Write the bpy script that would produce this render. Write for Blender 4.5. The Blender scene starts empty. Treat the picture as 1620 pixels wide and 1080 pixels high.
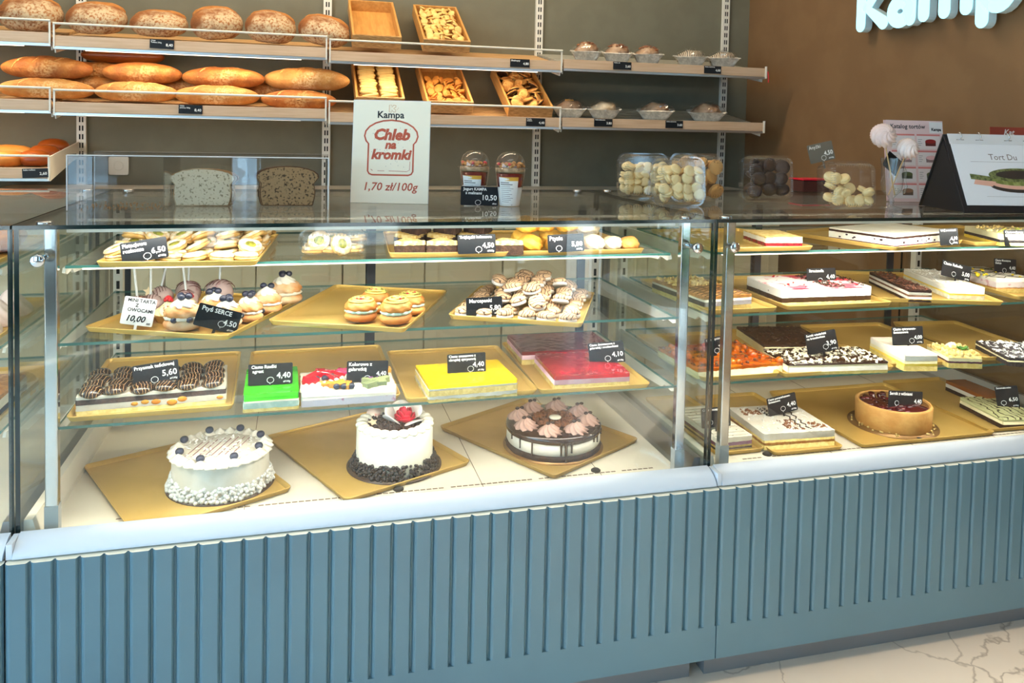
import bpy, math, random
from mathutils import Vector, Matrix, Euler, noise

R = math.radians
SC = bpy.context.scene
COL = SC.collection
random.seed(7)

# ------------------------------------------------------------------ camera, light, exposure
CAM_POS = (0.53376, -1.71528, 1.35304)
CAM_YAW, CAM_PITCH, CAM_ROLL = 0.2598, 0.0454, 0.0222


def make_camera():
    cy, sy = math.cos(CAM_YAW), math.sin(CAM_YAW)
    f, r, u = Vector((sy, cy, 0)), Vector((cy, -sy, 0)), Vector((0, 0, 1))
    cp, sp = math.cos(CAM_PITCH), math.sin(CAM_PITCH)
    f2, u2 = f * cp - u * sp, u * cp + f * sp
    cr, sr = math.cos(CAM_ROLL), math.sin(CAM_ROLL)
    r3, u3 = r * cr + u2 * sr, u2 * cr - r * sr
    d = bpy.data.cameras.new('camera')
    d.sensor_fit = 'HORIZONTAL'
    d.sensor_width = 36.0
    d.lens = 36.0 * 1258.79 / 1620.0
    d.shift_y = -(540.0 - 259.12) / 1620.0
    d.clip_start = 0.02
    o = bpy.data.objects.new('camera', d)
    COL.objects.link(o)
    m = Matrix((r3, u3, -f2)).transposed().to_4x4()
    m.translation = Vector(CAM_POS)
    o.matrix_world = m
    SC.camera = o


make_camera()

vs = SC.view_settings
vs.view_transform = 'Standard'
vs.look = 'None'
vs.exposure = 0.3
vs.gamma = 1.0
vs.use_curve_mapping = False
cyc = SC.cycles
cyc.use_denoising = True
cyc.max_bounces = 10
cyc.diffuse_bounces = 4
cyc.glossy_bounces = 6
cyc.transmission_bounces = 8
cyc.transparent_max_bounces = 40
cyc.caustics_reflective = False
cyc.caustics_refractive = False
cyc.sample_clamp_indirect = 3.0

DAY = (0.44, 0.72, 1.0)
DAY_STRENGTH = 5.6
w = bpy.data.worlds.new('daylight')
SC.world = w
w.use_nodes = True
bg = w.node_tree.nodes['Background']
bg.inputs[0].default_value = (*DAY, 1)
bg.inputs[1].default_value = DAY_STRENGTH


def area(name, loc, aim, sx, sy, power, color, portal=False, spread=180):
    d = bpy.data.lights.new(name, 'AREA')
    d.shape = 'RECTANGLE'
    d.size, d.size_y = sx, sy
    d.energy = power
    d.color = color
    d.spread = R(spread)
    if portal:
        d.cycles.is_portal = True
    o = bpy.data.objects.new(name, d)
    COL.objects.link(o)
    o.location = loc
    z = -(Vector(aim)).normalized()
    x = Vector((1, 0, 0)) if abs(z.x) < 0.9 else Vector((0, 1, 0))
    y = z.cross(x).normalized()
    x = y.cross(z).normalized()
    m = Matrix((x, y, z)).transposed().to_4x4()
    m.translation = Vector(loc)
    o.matrix_world = m
    return o


ROOM_L, ROOM_R, ROOM_F, ROOM_B, ROOM_H = -2.6, 2.78, -4.0, 2.0, 3.0
# daylight enters by the shop windows (portals only guide the sky's light)
area('window_daylight_left', (ROOM_L, -1.9, 1.45), (1, 0, 0), 3.4, 2.7, 1, (1, 1, 1), True)
area('window_daylight_right', (ROOM_R, -2.88, 1.2), (-1, 0, 0), 1.06, 2.36, 1, (1, 1, 1), True)
area('window_daylight_front', (0.1, ROOM_F, 1.5), (0, 1, 0), 5.3, 2.6, 1, (1, 1, 1), True)
sd = bpy.data.lights.new('sun', 'SUN')
sd.energy = 26.0
sd.color = (1.0, 0.97, 0.93)
sd.angle = R(0.6)
so = bpy.data.objects.new('sun', sd)
COL.objects.link(so)
so.rotation_euler = Vector((-0.35, 0.40, -0.85)).to_track_quat('-Z', 'Y').to_euler()

WARM = (1.0, 0.80, 0.55)
VWARM = (1.0, 0.80, 0.56)
COOL = (1.0, 0.93, 0.82)
CEIL_W, WALLWASH_W, SHELF_W, CASE_W = 6.0, 46.0, 1.5, 4.2
area('ceiling_panel_lamp_front', (0.6, -1.2, 2.97), (0, 0, -1), 1.6, 0.5, CEIL_W, COOL)
for lx in (0.9, 1.8, 2.6):
    area('floor_fill_lamp', (lx, -1.75, 2.97), (0, 0, -1), 0.16, 0.16, 22.0, WARM, spread=68)  # unseen lamps added to brighten the floor before the counter
area('ceiling_panel_lamp_back', (0.6, 1.1, 2.97), (0, 0.45, -1), 2.8, 0.25, WALLWASH_W, WARM)

# ------------------------------------------------------------------ helpers


def lin(c):
    return tuple(((v / 255.0) / 12.92 if v / 255.0 <= 0.04045 else ((v / 255.0 + 0.055) / 1.055) ** 2.4) for v in c)


MATS = {}


def pm(name, c1, c2=None, sc=30, rough=0.5, metal=0.0, bump=0.0, bsc=80, thr=(0.42, 0.58), detail=4,
       coat=0.0, emit=0.0, stretch=None, spec=0.5, sss=0.0, c3=None):
    """one procedural principled material: two noise-mixed colours plus a noise bump"""
    if name in MATS:
        return MATS[name]
    m = bpy.data.materials.new(name)
    MATS[name] = m
    m.use_nodes = True
    nt = m.node_tree
    b = nt.nodes['Principled BSDF']
    b.inputs['Roughness'].default_value = rough
    b.inputs['Metallic'].default_value = metal
    b.inputs['Specular IOR Level'].default_value = spec
    b.inputs['Coat Weight'].default_value = coat
    b.inputs['Coat Roughness'].default_value = 0.08
    if sss:
        b.inputs['Subsurface Weight'].default_value = sss
        b.inputs['Subsurface Radius'].default_value = (0.008, 0.006, 0.004)
    a1 = (*lin(c1), 1)
    b.inputs['Base Color'].default_value = a1
    if emit:
        b.inputs['Emission Color'].default_value = a1
        b.inputs['Emission Strength'].default_value = emit
    tc = None
    if c2 is not None or bump:
        tc = nt.nodes.new('ShaderNodeTexCoord')
        mp = nt.nodes.new('ShaderNodeMapping')
        if stretch:
            mp.inputs['Scale'].default_value = stretch
        nt.links.new(tc.outputs['Object'], mp.inputs['Vector'])
    if c2 is not None:
        n = nt.nodes.new('ShaderNodeTexNoise')
        n.inputs['Scale'].default_value = sc
        n.inputs['Detail'].default_value = detail
        rp = nt.nodes.new('ShaderNodeValToRGB')
        rp.color_ramp.elements[0].position = thr[0]
        rp.color_ramp.elements[1].position = thr[1]
        rp.color_ramp.elements[0].color = a1
        rp.color_ramp.elements[1].color = (*lin(c2), 1)
        if c3 is not None:
            e = rp.color_ramp.elements.new(min(0.98, thr[1] + 0.1))
            e.color = (*lin(c3), 1)
        nt.links.new(mp.outputs[0], n.inputs['Vector'])
        nt.links.new(n.outputs['Fac'], rp.inputs[0])
        nt.links.new(rp.outputs[0], b.inputs['Base Color'])
    if bump:
        n2 = nt.nodes.new('ShaderNodeTexNoise')
        n2.inputs['Scale'].default_value = bsc
        n2.inputs['Detail'].default_value = 5
        bp = nt.nodes.new('ShaderNodeBump')
        bp.inputs['Strength'].default_value = bump
        bp.inputs['Distance'].default_value = 0.004
        nt.links.new(mp.outputs[0], n2.inputs['Vector'])
        nt.links.new(n2.outputs['Fac'], bp.inputs['Height'])
        nt.links.new(bp.outputs[0], b.inputs['Normal'])
    return m


def stripes(name, c1, c2, sc, thr=0.5, dist=2.0, rough=0.5, rot=(0, 0, 0), coat=0.0, bump=0.0):
    """wave-banded procedural material (icing drizzle, feathered glaze)"""
    if name in MATS:
        return MATS[name]
    m = bpy.data.materials.new(name)
    MATS[name] = m
    m.use_nodes = True
    nt = m.node_tree
    b = nt.nodes['Principled BSDF']
    b.inputs['Roughness'].default_value = rough
    b.inputs['Coat Weight'].default_value = coat
    tc = nt.nodes.new('ShaderNodeTexCoord')
    mp = nt.nodes.new('ShaderNodeMapping')
    mp.inputs['Rotation'].default_value = rot
    wv = nt.nodes.new('ShaderNodeTexWave')
    wv.inputs['Scale'].default_value = sc
    wv.inputs['Distortion'].default_value = dist
    wv.inputs['Detail'].default_value = 2
    wv.inputs['Detail Scale'].default_value = 1.5
    rp = nt.nodes.new('ShaderNodeValToRGB')
    rp.color_ramp.elements[0].position = thr - 0.04
    rp.color_ramp.elements[1].position = thr + 0.04
    rp.color_ramp.elements[0].color = (*lin(c1), 1)
    rp.color_ramp.elements[1].color = (*lin(c2), 1)
    nt.links.new(tc.outputs['Object'], mp.inputs['Vector'])
    nt.links.new(mp.outputs[0], wv.inputs['Vector'])
    nt.links.new(wv.outputs['Fac'], rp.inputs[0])
    nt.links.new(rp.outputs[0], b.inputs['Base Color'])
    if bump:
        bp = nt.nodes.new('ShaderNodeBump')
        bp.inputs['Strength'].default_value = bump
        bp.inputs['Distance'].default_value = 0.002
        nt.links.new(wv.outputs['Fac'], bp.inputs['Height'])
        nt.links.new(bp.outputs[0], b.inputs['Normal'])
    return m


def glass(name, tint=(0.97, 0.99, 0.98), ior=1.5, rough=0.0, haze=0.0):
    """thin clear sheet: Fresnel mix of see-through and mirror"""
    if name in MATS:
        return MATS[name]
    m = bpy.data.materials.new(name)
    MATS[name] = m
    m.use_nodes = True
    nt = m.node_tree
    nt.nodes.remove(nt.nodes['Principled BSDF'])
    out = nt.nodes['Material Output']
    fr = nt.nodes.new('ShaderNodeFresnel')
    geo = nt.nodes.new('ShaderNodeNewGeometry')
    mr_ = nt.nodes.new('ShaderNodeMapRange')  # same strength from either side of the thin sheet
    mr_.inputs['To Min'].default_value = ior
    mr_.inputs['To Max'].default_value = 1.0 / ior
    nt.links.new(geo.outputs['Backfacing'], mr_.inputs['Value'])
    nt.links.new(mr_.outputs[0], fr.inputs['IOR'])
    tr = nt.nodes.new('ShaderNodeBsdfTransparent')
    tr.inputs[0].default_value = (*tint, 1)
    gl = nt.nodes.new('ShaderNodeBsdfGlossy')
    gl.inputs['Roughness'].default_value = rough
    mx = nt.nodes.new('ShaderNodeMixShader')
    nt.links.new(fr.outputs[0], mx.inputs[0])
    last = tr
    if haze:
        df = nt.nodes.new('ShaderNodeBsdfDiffuse')
        df.inputs[0].default_value = (0.9, 0.92, 0.92, 1)
        m2 = nt.nodes.new('ShaderNodeMixShader')
        m2.inputs[0].default_value = haze
        nt.links.new(tr.outputs[0], m2.inputs[1])
        nt.links.new(df.outputs[0], m2.inputs[2])
        last = m2
    nt.links.new(last.outputs[0], mx.inputs[1])
    nt.links.new(gl.outputs[0], mx.inputs[2])
    nt.links.new(mx.outputs[0], out.inputs[0])
    return m


def nz(p, s):
    return noise.noise(Vector(p) * s)


TXT = {}


def text_geo(s, size, align='LEFT', shear=0.0, bold=0.0):
    k = (s, size, align, shear, bold)
    if k not in TXT:
        c = bpy.data.curves.new('lettering_outline', 'FONT')
        c.body = s
        c.size = size
        c.align_x = align
        c.shear = shear
        c.offset = bold
        c.resolution_u = 2
        o = bpy.data.objects.new('lettering_outline', c)
        me = bpy.data.meshes.new_from_object(o)
        TXT[k] = ([v.co.copy() for v in me.vertices], [tuple(p.vertices) for p in me.polygons])
        bpy.data.objects.remove(o)
        bpy.data.curves.remove(c)
        bpy.data.meshes.remove(me)
    return TXT[k]


class M:
    """collects vertices and faces of one mesh"""

    def __init__(s):
        s.v, s.f, s.m, s.sm = [], [], [], []
        s.T = Matrix.Identity(4)

    def add(s, vs_, fs, mi=0, smooth=True, T=None):
        T = s.T @ T if T is not None else s.T
        o = len(s.v)
        s.v += [T @ Vector(p) for p in vs_]
        for f in fs:
            s.f.append(tuple(i + o for i in f))
            s.m.append(mi)
            s.sm.append(smooth)
        return s

    def box(s, x0, x1, y0, y1, z0, z1, mi=0, T=None):
        p = [(x0, y0, z0), (x1, y0, z0), (x1, y1, z0), (x0, y1, z0), (x0, y0, z1), (x1, y0, z1), (x1, y1, z1), (x0, y1, z1)]
        return s.add(p, [(3, 2, 1, 0), (4, 5, 6, 7), (0, 1, 5, 4), (1, 2, 6, 5), (2, 3, 7, 6), (3, 0, 4, 7)], mi, False, T)

    def prism(s, poly, d0, d1, axis='y', mi=0, mcap=None, T=None):
        """polygon in the plane across `axis`, pushed from d0 to d1"""
        def P(a, b, d):
            return {'y': (a, d, b), 'x': (d, a, b), 'z': (a, b, d)}[axis]
        n = len(poly)
        v = [P(a, b, d0) for a, b in poly] + [P(a, b, d1) for a, b in poly]
        s.add(v, [(i, (i + 1) % n, n + (i + 1) % n, n + i) for i in range(n)], mi, False, T)
        cp = mi if mcap is None else mcap
        s.add(v, [tuple(range(n))[::-1], tuple(range(n, 2 * n))], cp, False, T)
        return s

    def gbox(s, w, d, z0, z1, cell=0.008, amp=0.0012, freq=90, mi=0, mtop=None, rnd=0.0):
        """box of even cells whose skin is roughened by noise; centred in x and y"""
        nx, ny, nz_ = max(2, int(w / cell)), max(2, int(d / cell)), max(1, int((z1 - z0) / cell + 0.5))
        def put(fn, na, nb, mi_):
            vv = []
            for j in range(nb + 1):
                for i in range(na + 1):
                    p = Vector(fn(i / na, j / nb))
                    if rnd:
                        qx = max(0, abs(p.x) - (w / 2 - rnd)) / rnd
                        qy = max(0, abs(p.y) - (d / 2 - rnd)) / rnd
                        l = math.hypot(qx, qy)
                        if l > 1:
                            p.x = math.copysign(w / 2 - rnd + rnd * qx / l, p.x)
                            p.y = math.copysign(d / 2 - rnd + rnd * qy / l, p.y)
                    vv.append(p + noise.noise_vector(p * freq) * amp)
            s.add(vv, [(j * (na + 1) + i, j * (na + 1) + i + 1, (j + 1) * (na + 1) + i + 1, (j + 1) * (na + 1) + i)
                       for j in range(nb) for i in range(na)], mi_)
        W, D = w / 2, d / 2
        put(lambda a, b: (-W + w * a, -D + d * b, z1), nx, ny, mi if mtop is None else mtop)
        put(lambda a, b: (-W + w * a, -D, z0 + (z1 - z0) * b), nx, nz_, mi)
        put(lambda a, b: (W - w * a, D, z0 + (z1 - z0) * b), nx, nz_, mi)
        put(lambda a, b: (W, -D + d * a, z0 + (z1 - z0) * b), ny, nz_, mi)
        put(lambda a, b: (-W, D - d * a, z0 + (z1 - z0) * b), ny, nz_, mi)
        return s

    def lathe(s, prof, n=24, mi=0, fr=None, T=None, cap=True, cx=0, cy=0):
        v = []
        for (r, z) in prof:
            for i in range(n):
                a = 2 * math.pi * i / n
                k = fr(a, z, r) if fr else 1.0
                v.append((cx + r * k * math.cos(a), cy + r * k * math.sin(a), z))
        fs = [(j * n + i, j * n + (i + 1) % n, (j + 1) * n + (i + 1) % n, (j + 1) * n + i)
              for j in range(len(prof) - 1) for i in range(n)]
        s.add(v, fs, mi, True, T)
        if cap:
            s.add(v[:n], [tuple(range(n))[::-1]], mi, False, T)
            s.add(v[-n:], [tuple(range(n))], mi, True, T)
        return s

    def blob(s, a, b, c, nu=14, nv=9, mi=0, loc=(0, 0, 0), amp=0.0, freq=40, flat=None, fn=None, T=None, sq=1.0):
        """ellipsoid; amp roughens it, flat cuts the underside, fn(p, u, v) reshapes it"""
        v = []
        for j in range(nv + 1):
            ph = -math.pi / 2 + math.pi * j / nv
            for i in range(nu):
                th = 2 * math.pi * i / nu
                cp = math.copysign(abs(math.cos(ph)) ** sq, math.cos(ph))
                sp_ = math.copysign(abs(math.sin(ph)) ** sq, math.sin(ph))
                p = Vector((a * cp * math.cos(th), b * cp * math.sin(th), c * sp_))
                if fn:
                    p = fn(p, th, ph)
                if amp:
                    p = p * (1 + amp * nz(p + Vector(loc), freq) / max(1e-6, 1))
                if flat is not None and p.z < flat:
                    p.z = flat + (p.z - flat) * 0.15
                v.append(p + Vector(loc))
        fs = [(j * nu + i, j * nu + (i + 1) % nu, (j + 1) * nu + (i + 1) % nu, (j + 1) * nu + i)
              for j in range(nv) for i in range(nu)]
        return s.add(v, fs, mi, True, T)

    def tube(s, path, r, n=8, mi=0, closed=False, T=None, taper=None, flatz=1.0):
        P = [Vector(p) for p in path]
        v = []
        k = len(P)
        for i, p in enumerate(P):
            a = P[(i - 1) % k] if (closed or i > 0) else p
            b = P[(i + 1) % k] if (closed or i < k - 1) else p
            t = (b - a)
            t = t.normalized() if t.length > 1e-9 else Vector((1, 0, 0))
            up = Vector((0, 0, 1)) if abs(t.z) < 0.95 else Vector((0, 1, 0))
            x = t.cross(up).normalized()
            y = x.cross(t).normalized()
            rr = r * (taper(i / max(1, k - 1)) if taper else 1)
            for q in range(n):
                g = 2 * math.pi * q / n
                v.append(p + x * (rr * math.cos(g)) + y * (rr * flatz * math.sin(g)))
        m_ = k if closed else k - 1
        s.add(v, [(i * n + q, i * n + (q + 1) % n, ((i + 1) % k) * n + (q + 1) % n, ((i + 1) % k) * n + q)
                  for i in range(m_) for q in range(n)], mi, True, T)
        if not closed:
            s.add(v, [tuple(range(n)), tuple(range((k - 1) * n, k * n))[::-1]], mi, False, T)
        return s

    def swirl(s, r, h, lobes=8, twist=1.6, depth=0.18, mi=0, loc=(0, 0, 0), n=40, rows=10, tip=0.05, T=None, belly=0.25):
        """piped star-nozzle rosette"""
        v = []
        for j in range(rows + 1):
            t = j / rows
            rr = r * ((1 - t) ** 0.7 * (1 - tip) + tip) * (1 + belly * math.sin(math.pi * min(1, t * 1.6)) * 0.4)
            for i in range(n):
                a = 2 * math.pi * i / n
                k = 1 + depth * math.cos(lobes * (a + twist * t))
                v.append((loc[0] + rr * k * math.cos(a), loc[1] + rr * k * math.sin(a), loc[2] + h * t))
        fs = [(j * n + i, j * n + (i + 1) % n, (j + 1) * n + (i + 1) % n, (j + 1) * n + i) for j in range(rows) for i in range(n)]
        s.add(v, fs, mi, True, T)
        s.add(v[-n:], [tuple(range(n))], mi, True, T)
        s.add(v[:n], [tuple(range(n))[::-1]], mi, True, T)
        return s

    def text(s, t, size, x, z, y=-0.0004, align='LEFT', shear=0.0, bold=0.0, mi=0, T=None, sx=1.0):
        v, f = text_geo(t, size, align, shear, bold)
        return s.add([(x + p.x * sx, y, z + p.y) for p in v], f, mi, False, T)

    def stroke(s, pts, wd, y=-0.0004, mi=0, closed=False, th=0.0003):
        """flat ribbon in the xz plane along pts"""
        P = [Vector((a, b)) for a, b in pts]
        k = len(P)
        L, Rr = [], []
        for i, p in enumerate(P):
            a = P[(i - 1) % k] if (closed or i > 0) else p
            b = P[(i + 1) % k] if (closed or i < k - 1) else p
            t = (b - a).normalized()
            nn = Vector((-t.y, t.x)) * wd / 2
            L.append((p.x + nn.x, y, p.y + nn.y))
            Rr.append((p.x - nn.x, y, p.y - nn.y))
        v = L + Rr
        m_ = k if closed else k - 1
        return s.add(v, [(i, (i + 1) % k, k + (i + 1) % k, k + i) for i in range(m_)], mi, False)

    def ring(s, cx, cz, r, wd, y=-0.0004, mi=0, n=28, sxz=1.0):
        return s.stroke([(cx + r * sxz * math.cos(2 * math.pi * i / n), cz + r * math.sin(2 * math.pi * i / n)) for i in range(n)], wd, y, mi, True)

    def mesh(s, name, mats):
        me = bpy.data.meshes.new(name)
        me.from_pydata([tuple(p) for p in s.v], [], s.f)
        for mm in (mats if isinstance(mats, (list, tuple)) else [mats]):
            me.materials.append(mm)
        me.polygons.foreach_set('material_index', s.m)
        me.polygons.foreach_set('use_smooth', s.sm)
        me.update()
        return me

    def build(s, name, mats, parent=None, bevel=0.0):
        o = bpy.data.objects.new(name, s.mesh(name, mats))
        COL.objects.link(o)
        if parent is not None:
            o.parent = parent
        if bevel:
            b = o.modifiers.new('soft_edge', 'BEVEL')
            b.width = bevel
            b.segments = 2
            b.limit_method = 'ANGLE'
        return o


def tag(o, label, cat, group=None, kind=None):
    if label:
        o['label'] = label
    if cat:
        o['category'] = cat
    if group:
        o['group'] = group
    if kind:
        o['kind'] = kind
    return o


def thing(name, label, cat, loc=(0, 0, 0), rz=0.0, group=None, rx=0.0, ry=0.0):
    o = bpy.data.objects.new(name, None)
    o.empty_display_size = 0.02
    COL.objects.link(o)
    o.location = loc
    o.rotation_euler = (R(rx), R(ry), R(rz))
    return tag(o, label, cat, group)


def struct(o):
    o['kind'] = 'structure'
    return o


def dup(root, loc, rz=0.0, label=None, group=None, rx=0.0, ry=0.0, scale=None, matrix=None):
    r = root.copy()
    COL.objects.link(r)
    if matrix is not None:
        r.matrix_basis = matrix
    else:
        r.location = loc
        r.rotation_euler = (R(rx), R(ry), R(rz))
    if scale is not None:
        r.scale = (scale, scale, scale) if not isinstance(scale, tuple) else scale
    if label:
        r['label'] = label
    if group:
        r['group'] = group
    for ch in list(root.children):
        c = ch.copy()
        COL.objects.link(c)
        c.parent = r
        for g in ch.children:
            d = g.copy()
            COL.objects.link(d)
            d.parent = c
    return r


def place(o, loc, rz=0.0, rx=0.0, ry=0.0, scale=None):
    o.location = loc
    o.rotation_euler = (R(rx), R(ry), R(rz))
    if scale is not None:
        o.scale = (scale, scale, scale) if not isinstance(scale, tuple) else scale
    return o


def rrect(w, h, r, n=5, cx=0, cz=0):
    p = []
    for (sx, sz, a0) in ((1, 1, 0), (-1, 1, 90), (-1, -1, 180), (1, -1, 270)):
        for i in range(n + 1):
            a = R(a0 + 90 * i / n)
            p.append((cx + sx * (w / 2 - r) + r * math.cos(a), cz + sz * (h / 2 - r) + r * math.sin(a)))
    return p


rnd = random.Random(3)
U = rnd.uniform

# ------------------------------------------------------------------ materials
wallpaint = pm('grey_green_paint', (112, 109, 92), (108, 105, 88), sc=8, rough=0.85, bump=0.05, bsc=200)
brownpaint = pm('brown_paint', (122, 92, 60), (117, 87, 56), sc=6, rough=0.7, bump=0.04, bsc=200)
ceilpaint = pm('ceiling_white', (225, 222, 214), rough=0.9)
darkwall = pm('dark_interior_paint', (70, 66, 60), rough=0.9)
pavement = pm('pavement', (196, 196, 192), (170, 170, 168), sc=3, rough=0.9)
teal = pm('teal_lacquer', (80, 114, 130), (78, 111, 127), sc=4, rough=0.38, spec=0.4)
litedge = pm('lit_edge', (214, 212, 196), rough=0.5)  # board's top face, coloured pale for the light it catches
whiteplastic = pm('white_plastic', (208, 216, 225), rough=0.28)
creamdeck = pm('cream_steel', (230, 222, 203), (226, 217, 198), sc=5, rough=0.35)
darkslot = pm('dark_slot', (22, 22, 22), rough=0.8)
steel = pm('polished_steel', (205, 207, 210), rough=0.12, metal=1.0)
brushed = pm('brushed_steel', (190, 192, 195), rough=0.35, metal=1.0)
whitemetal = pm('white_metal', (226, 222, 210), rough=0.45)
greymetal = pm('grey_metal', (168, 170, 166), rough=0.4)
alu = pm('aluminium', (190, 190, 188), rough=0.3, metal=0.9)
darkframe = pm('dark_frame', (38, 44, 56), rough=0.4)
clear = glass('clear_glass')
topclear = glass('top_glass', tint=(0.96, 0.975, 0.965), ior=1.55, haze=0.045)
acrylic = glass('acrylic', tint=(0.985, 0.985, 0.985), ior=1.45)
petplastic = glass('thin_clear_plastic', tint=(0.985, 0.99, 0.99), ior=1.75, rough=0.05, haze=0.010)
glassedge = pm('green_glass_edge', (8, 28, 28), rough=0.1, spec=0.6)
glassedge2 = pm('pale_green_glass_edge', (70, 122, 114), rough=0.1, spec=0.6)
gold = pm('gold_tray', (226, 188, 106), (218, 180, 96), sc=6, rough=0.33, metal=0.4, bump=0.02, bsc=500)
gold2 = pm('dull_gold_tray', (204, 168, 96), (194, 158, 88), sc=6, rough=0.4, metal=0.45, bump=0.02, bsc=500)
wood = pm('beech_wood', (216, 176, 124), (194, 150, 98), sc=7, rough=0.5, stretch=(1.2, 14, 14), thr=(0.35, 0.65))
woodlip = pm('beech_lip', (206, 176, 146), (192, 160, 128), sc=6, rough=0.5, stretch=(1.0, 18, 18), thr=(0.35, 0.65))
plywood = pm('plywood', (208, 154, 84), (190, 134, 66), sc=8, rough=0.5, stretch=(10, 1.5, 10), thr=(0.35, 0.65))
plyedge = pm('plywood_edge', (206, 160, 100), (160, 116, 66), sc=40, rough=0.6, stretch=(1, 1, 12))
led = pm('warm_led', (255, 240, 215), emit=2.5)
cardblack = pm('black_card', (22, 25, 30), rough=0.5, spec=0.25)
cardgrey = pm('grey_card_back', (92, 88, 78), rough=0.6)
cardwhite = pm('white_card', (226, 228, 226), rough=0.5)
chalk = pm('white_ink', (244, 244, 240), rough=0.6)
inkblack = pm('black_ink', (20, 20, 26), rough=0.6)
inkrust = pm('rust_ink', (176, 74, 44), rough=0.6)
inktan = pm('tan_ink', (196, 140, 80), rough=0.6)
inkgrey = pm('grey_ink', (130, 126, 122), rough=0.6)


def marble():
    m = pm('beige_marble', (240, 230, 216), (230, 218, 202), sc=2.2, rough=0.22, thr=(0.35, 0.7), detail=8)
    nt = m.node_tree
    b = nt.nodes['Principled BSDF']
    ramp = [n for n in nt.nodes if n.type == 'VALTORGB'][0]
    mp = [n for n in nt.nodes if n.type == 'MAPPING'][0]
    wn = nt.nodes.new('ShaderNodeTexNoise')
    wn.inputs['Scale'].default_value = 1.6
    wn.inputs['Detail'].default_value = 6
    va = nt.nodes.new('ShaderNodeVectorMath')
    va.operation = 'ADD'
    vo = nt.nodes.new('ShaderNodeTexVoronoi')
    vo.feature = 'DISTANCE_TO_EDGE'
    vo.inputs['Scale'].default_value = 2.6
    nt.links.new(mp.outputs[0], wn.inputs['Vector'])
    nt.links.new(mp.outputs[0], va.inputs[0])
    nt.links.new(wn.outputs['Color'], va.inputs[1])
    nt.links.new(va.outputs[0], vo.inputs['Vector'])
    r2 = nt.nodes.new('ShaderNodeValToRGB')
    r2.color_ramp.elements[0].position = 0.0
    r2.color_ramp.elements[0].color = (1, 1, 1, 1)
    r2.color_ramp.elements[1].position = 0.014
    r2.color_ramp.elements[1].color = (0, 0, 0, 1)
    nt.links.new(vo.outputs['Distance'], r2.inputs[0])
    nm = nt.nodes.new('ShaderNodeTexNoise')
    nm.inputs['Scale'].default_value = 3.0
    nt.links.new(mp.outputs[0], nm.inputs['Vector'])
    ml = nt.nodes.new('ShaderNodeMath')
    ml.operation = 'MULTIPLY'
    nt.links.new(r2.outputs[0], ml.inputs[0])
    nt.links.new(nm.outputs['Fac'], ml.inputs[1])
    mx = nt.nodes.new('ShaderNodeMix')
    mx.data_type = 'RGBA'
    mx.inputs[7].default_value = (*lin((112, 96, 80)), 1)
    nt.links.new(ml.outputs[0], mx.inputs[0])
    nt.links.new(ramp.outputs[0], mx.inputs[6])
    nt.links.new(mx.outputs[2], b.inputs['Base Color'])
    return m


# ------------------------------------------------------------------ the room
def slab_box(name, x0, x1, y0, y1, z0, z1, mat):
    return struct(M().box(x0, x1, y0, y1, z0, z1).build(name, mat))


slab_box('floor', ROOM_L, ROOM_R, ROOM_F, ROOM_B, -0.1, 0.0, marble())
slab_box('ceiling', ROOM_L - 0.15, ROOM_R + 0.15, ROOM_F - 0.15, ROOM_B + 0.15, ROOM_H, ROOM_H + 0.1, ceilpaint)
slab_box('wall_back', ROOM_L - 0.15, ROOM_R + 0.15, ROOM_B, ROOM_B + 0.15, 0, ROOM_H, wallpaint)
# right-hand brown wall, with a glazed opening far behind the camera
mr = M()
mr.box(ROOM_R, ROOM_R + 0.15, -2.35, ROOM_B, 0, ROOM_H)
mr.box(ROOM_R, ROOM_R + 0.15, ROOM_F, -3.4, 0, 2.35)
mr.box(ROOM_R, ROOM_R + 0.15, ROOM_F, -2.35, 2.35, ROOM_H)
struct(mr.build('wall_right', brownpaint))
ml_ = M()
ml_.box(ROOM_L - 0.15, ROOM_L, -0.15, ROOM_B, 0, ROOM_H)
ml_.box(ROOM_L - 0.15, ROOM_L, ROOM_F, -0.15, 2.8, ROOM_H)
ml_.box(ROOM_L - 0.15, ROOM_L, ROOM_F, -3.7, 0, 2.8)
struct(ml_.build('wall_left', darkwall))
mf = M()
for a_, b_ in ((ROOM_L, -2.4), (-1.0, -0.12), (0.13, 0.6), (1.26, 2.48)):
    mf.box(a_, b_, ROOM_F - 0.15, ROOM_F, 0, 2.75)
for a_, b_ in ((-2.4, -1.0), (-0.12, 0.13), (0.6, 1.26)):
    mf.box(a_, b_, ROOM_F - 0.15, ROOM_F, 0, 0.45)
mf.box(ROOM_L, ROOM_R, ROOM_F - 0.15, ROOM_F, 2.75, ROOM_H)
mf.box(0.6, 1.26, ROOM_F - 0.15, ROOM_F, 0.95, 2.75)
struct(mf.build('wall_front', darkwall))


def window(n, horizontal, c, a0, a1, z0, z1, bars):
    m = M()
    t, d = 0.035, 0.06
    def bx(p0, p1, q0, q1, mi=0, dd=d):
        if horizontal:
            m.box(p0, p1, c - dd / 2, c + dd / 2, q0, q1, mi)
        else:
            m.box(c - dd / 2, c + dd / 2, p0, p1, q0, q1, mi)
    bx(a0, a1, z0, z0 + t); bx(a0, a1, z1 - t, z1)
    for k in range(bars + 1):
        p = a0 + (a1 - a0 - t) * k / bars
        bx(p, p + t, z0 + t, z1 - t)
    for k in range(bars):
        p = a0 + (a1 - a0 - t) * k / bars
        q = a0 + (a1 - a0 - t) * (k + 1) / bars
        bx(p + t, q, z0 + t, z1 - t, 1, 0.006)
    struct(m.build('window_%d' % n, [darkframe, clear]))


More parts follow.
